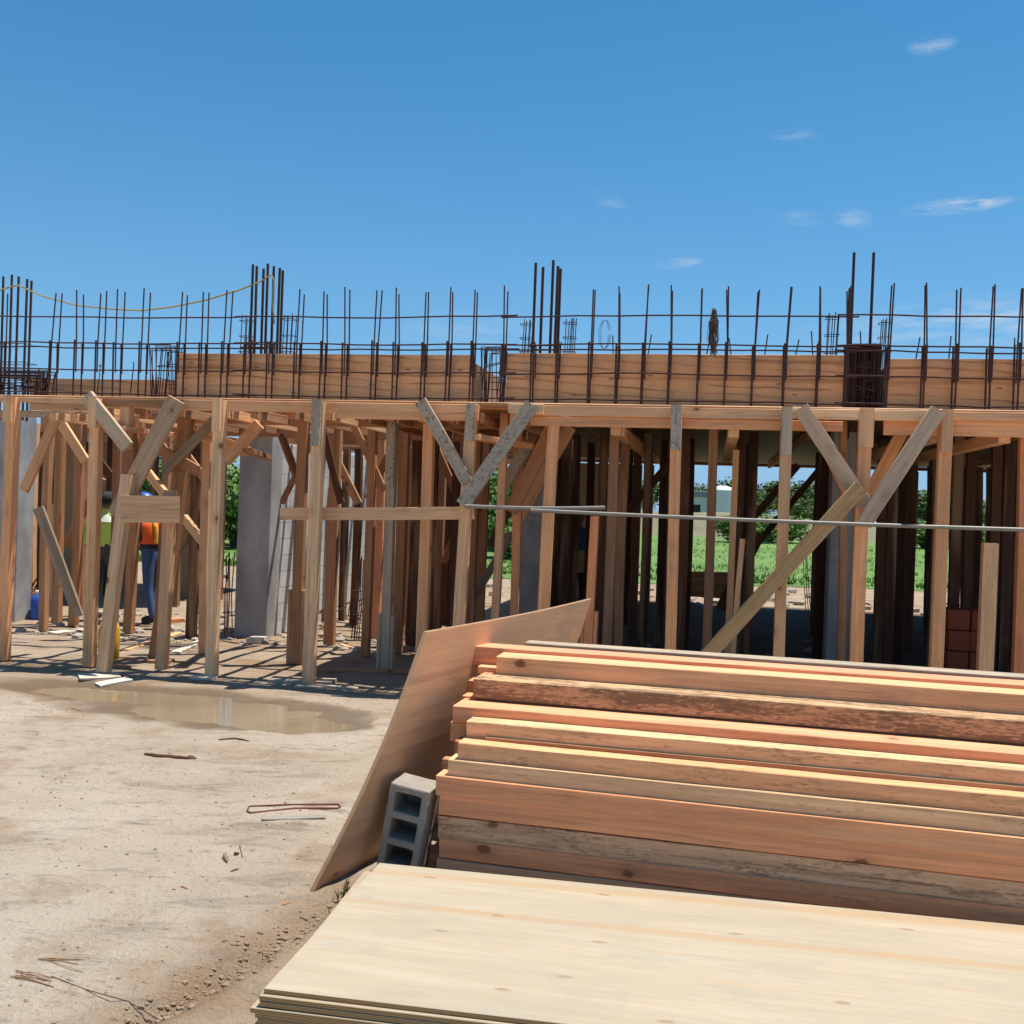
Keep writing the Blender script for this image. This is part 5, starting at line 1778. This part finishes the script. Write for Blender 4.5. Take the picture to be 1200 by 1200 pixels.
tag(link('concrete_block', cmu(), M), 'grey hollow concrete block on end, three cores showing, between the leaning plywood and the pile', 'concrete block')

# ------------------------------------------------------------------ litter on the sand
def twig(pts, r, label, mat='wood', col=BROWN, cat='stick', name='stick', group=None):
    q = [GP(px, py, r * .6) for px, py in pts]
    if mat == 'wood':
        f = []
        for i in range(len(q) - 1):
            for k in range(4):
                f.append(q[i].lerp(q[i + 1], k / 4) + Vector((jit(r * .5), jit(r * .5), abs(jit(r * .3)))))
        f.append(q[-1])
        rr = [r * (.25 + .85 * math.sin(math.pi * (.12 + .80 * i / (len(f) - 1))) + jit(.15)) for i in range(len(f))]
        o = tubes(name, [(f, rr)], mat, None, q[0], 6)
    else:
        o = tubes(name, [(q, r)], mat, None, q[0], 6)
    o.color = (col[0], col[1], col[2], .7)
    tag(o, label, cat, group)
twig([(169, 886), (185, 888), (205, 889), (229, 889)], .011, 'dark weathered stick lying alone on the sand below the puddle', 'wood', DARKB)
twig([(221, 886), (230, 889)], .007, 'short broken twig at the end of the dark stick', 'wood', DARKB)
a = [(290, 951), (292, 948), (340, 946.5), (396, 943.5), (399, 946), (396, 948), (345, 950.5), (294, 955), (290, 953), (290, 951)]
twig(a, .0055, 'long narrow rusty rebar loop lying on the sand', 'rebar_red', RED, 'rebar loop', 'rebar_loop')
lying([(307, 963), (381, 959)], .045, .012, 'thin grey batten lying beside the rusty rebar loop', (.27, .245, .21), 'batten', 'grey_batten', mat='wood')
twig([(281, 992), (284, 1005)], .004, 'small dark twig standing on the sand below the rebar loop', 'wood', DARKB)
twig([(262, 1004), (264, 1008), (266, 1012)], .010, 'small dark lump of litter on the sand', 'wood', DARKB, 'litter', 'litter')
twig([(275, 1003), (280, 1003)], .008, 'tiny dark chip beside the small twig', 'wood', DARKB, 'litter', 'litter')
twig([(271, 1022), (280, 1018)], .004, 'tiny splinter below the dark chip', 'wood', DARKB)
twig([(256, 868), (275, 867), (292, 870)], .006, 'thin twig at the lower edge of the puddle', 'wood', DARKB)
twig([(60, 1144), (100, 1160), (150, 1180), (190, 1194)], .0018, 'thin brown wire trailing over the sand in the lower left', 'wire', BROWN, 'wire', 'wire')
def frond(x0, y0, x1, y1, n, label, col):
    p = []
    for i in range(n):
        a = GP(x0 + random.gauss(0, 3), y0 + random.gauss(0, 2), .003); c = GP(x1 + random.gauss(0, 7), y1 + random.gauss(0, 4), .003)
        m = a.lerp(c, .5) + Vector((jit(.012), jit(.012), .004))
        p.append(([a, m, c], .0016))
    o = tubes('dry_frond', p, 'wood', None, p[0][0][0], 4)
    o.color = (col[0], col[1], col[2], 1)
    tag(o, label, 'frond')
frond(18, 1141, 58, 1153, 7, 'brown dry frond lying in the lower left corner', (.26, .13, .06))
frond(48, 1122, 96, 1131, 5, 'pale brown straw in the lower left, above the dry frond', (.34, .2, .1))
twig([(77, 832), (85, 829), (97, 832), (99, 838)], .004, 'bent dead twig beyond the dark stick near the puddle', 'wood', BROWN)
twig([(42, 812), (50, 810), (60, 814)], .004, 'bent dead twig at the left end of the puddle', 'wood', BROWN)
twig([(322, 847), (333, 846)], .01, 'dark twig floating at the right end of the puddle', 'wood', DARKB)
twig([(405, 1045), (414, 1049), (420, 1054)], .012, 'dark chunk of wood between the leaning plywood and the plywood stack', 'wood', DARKB, 'litter', 'litter')
# gravel-like wood chips near the rut
for (px, py) in [(212, 1040), (330, 1062), (260, 1105)]:
    twig([(px, py), (px + random.uniform(4, 12), py + random.uniform(-3, 4))], random.uniform(.003, .005), 'small brown wood chip on the sand near the rut', 'wood', BROWN, 'chip', 'wood_chip', 'wood chips near the rut')
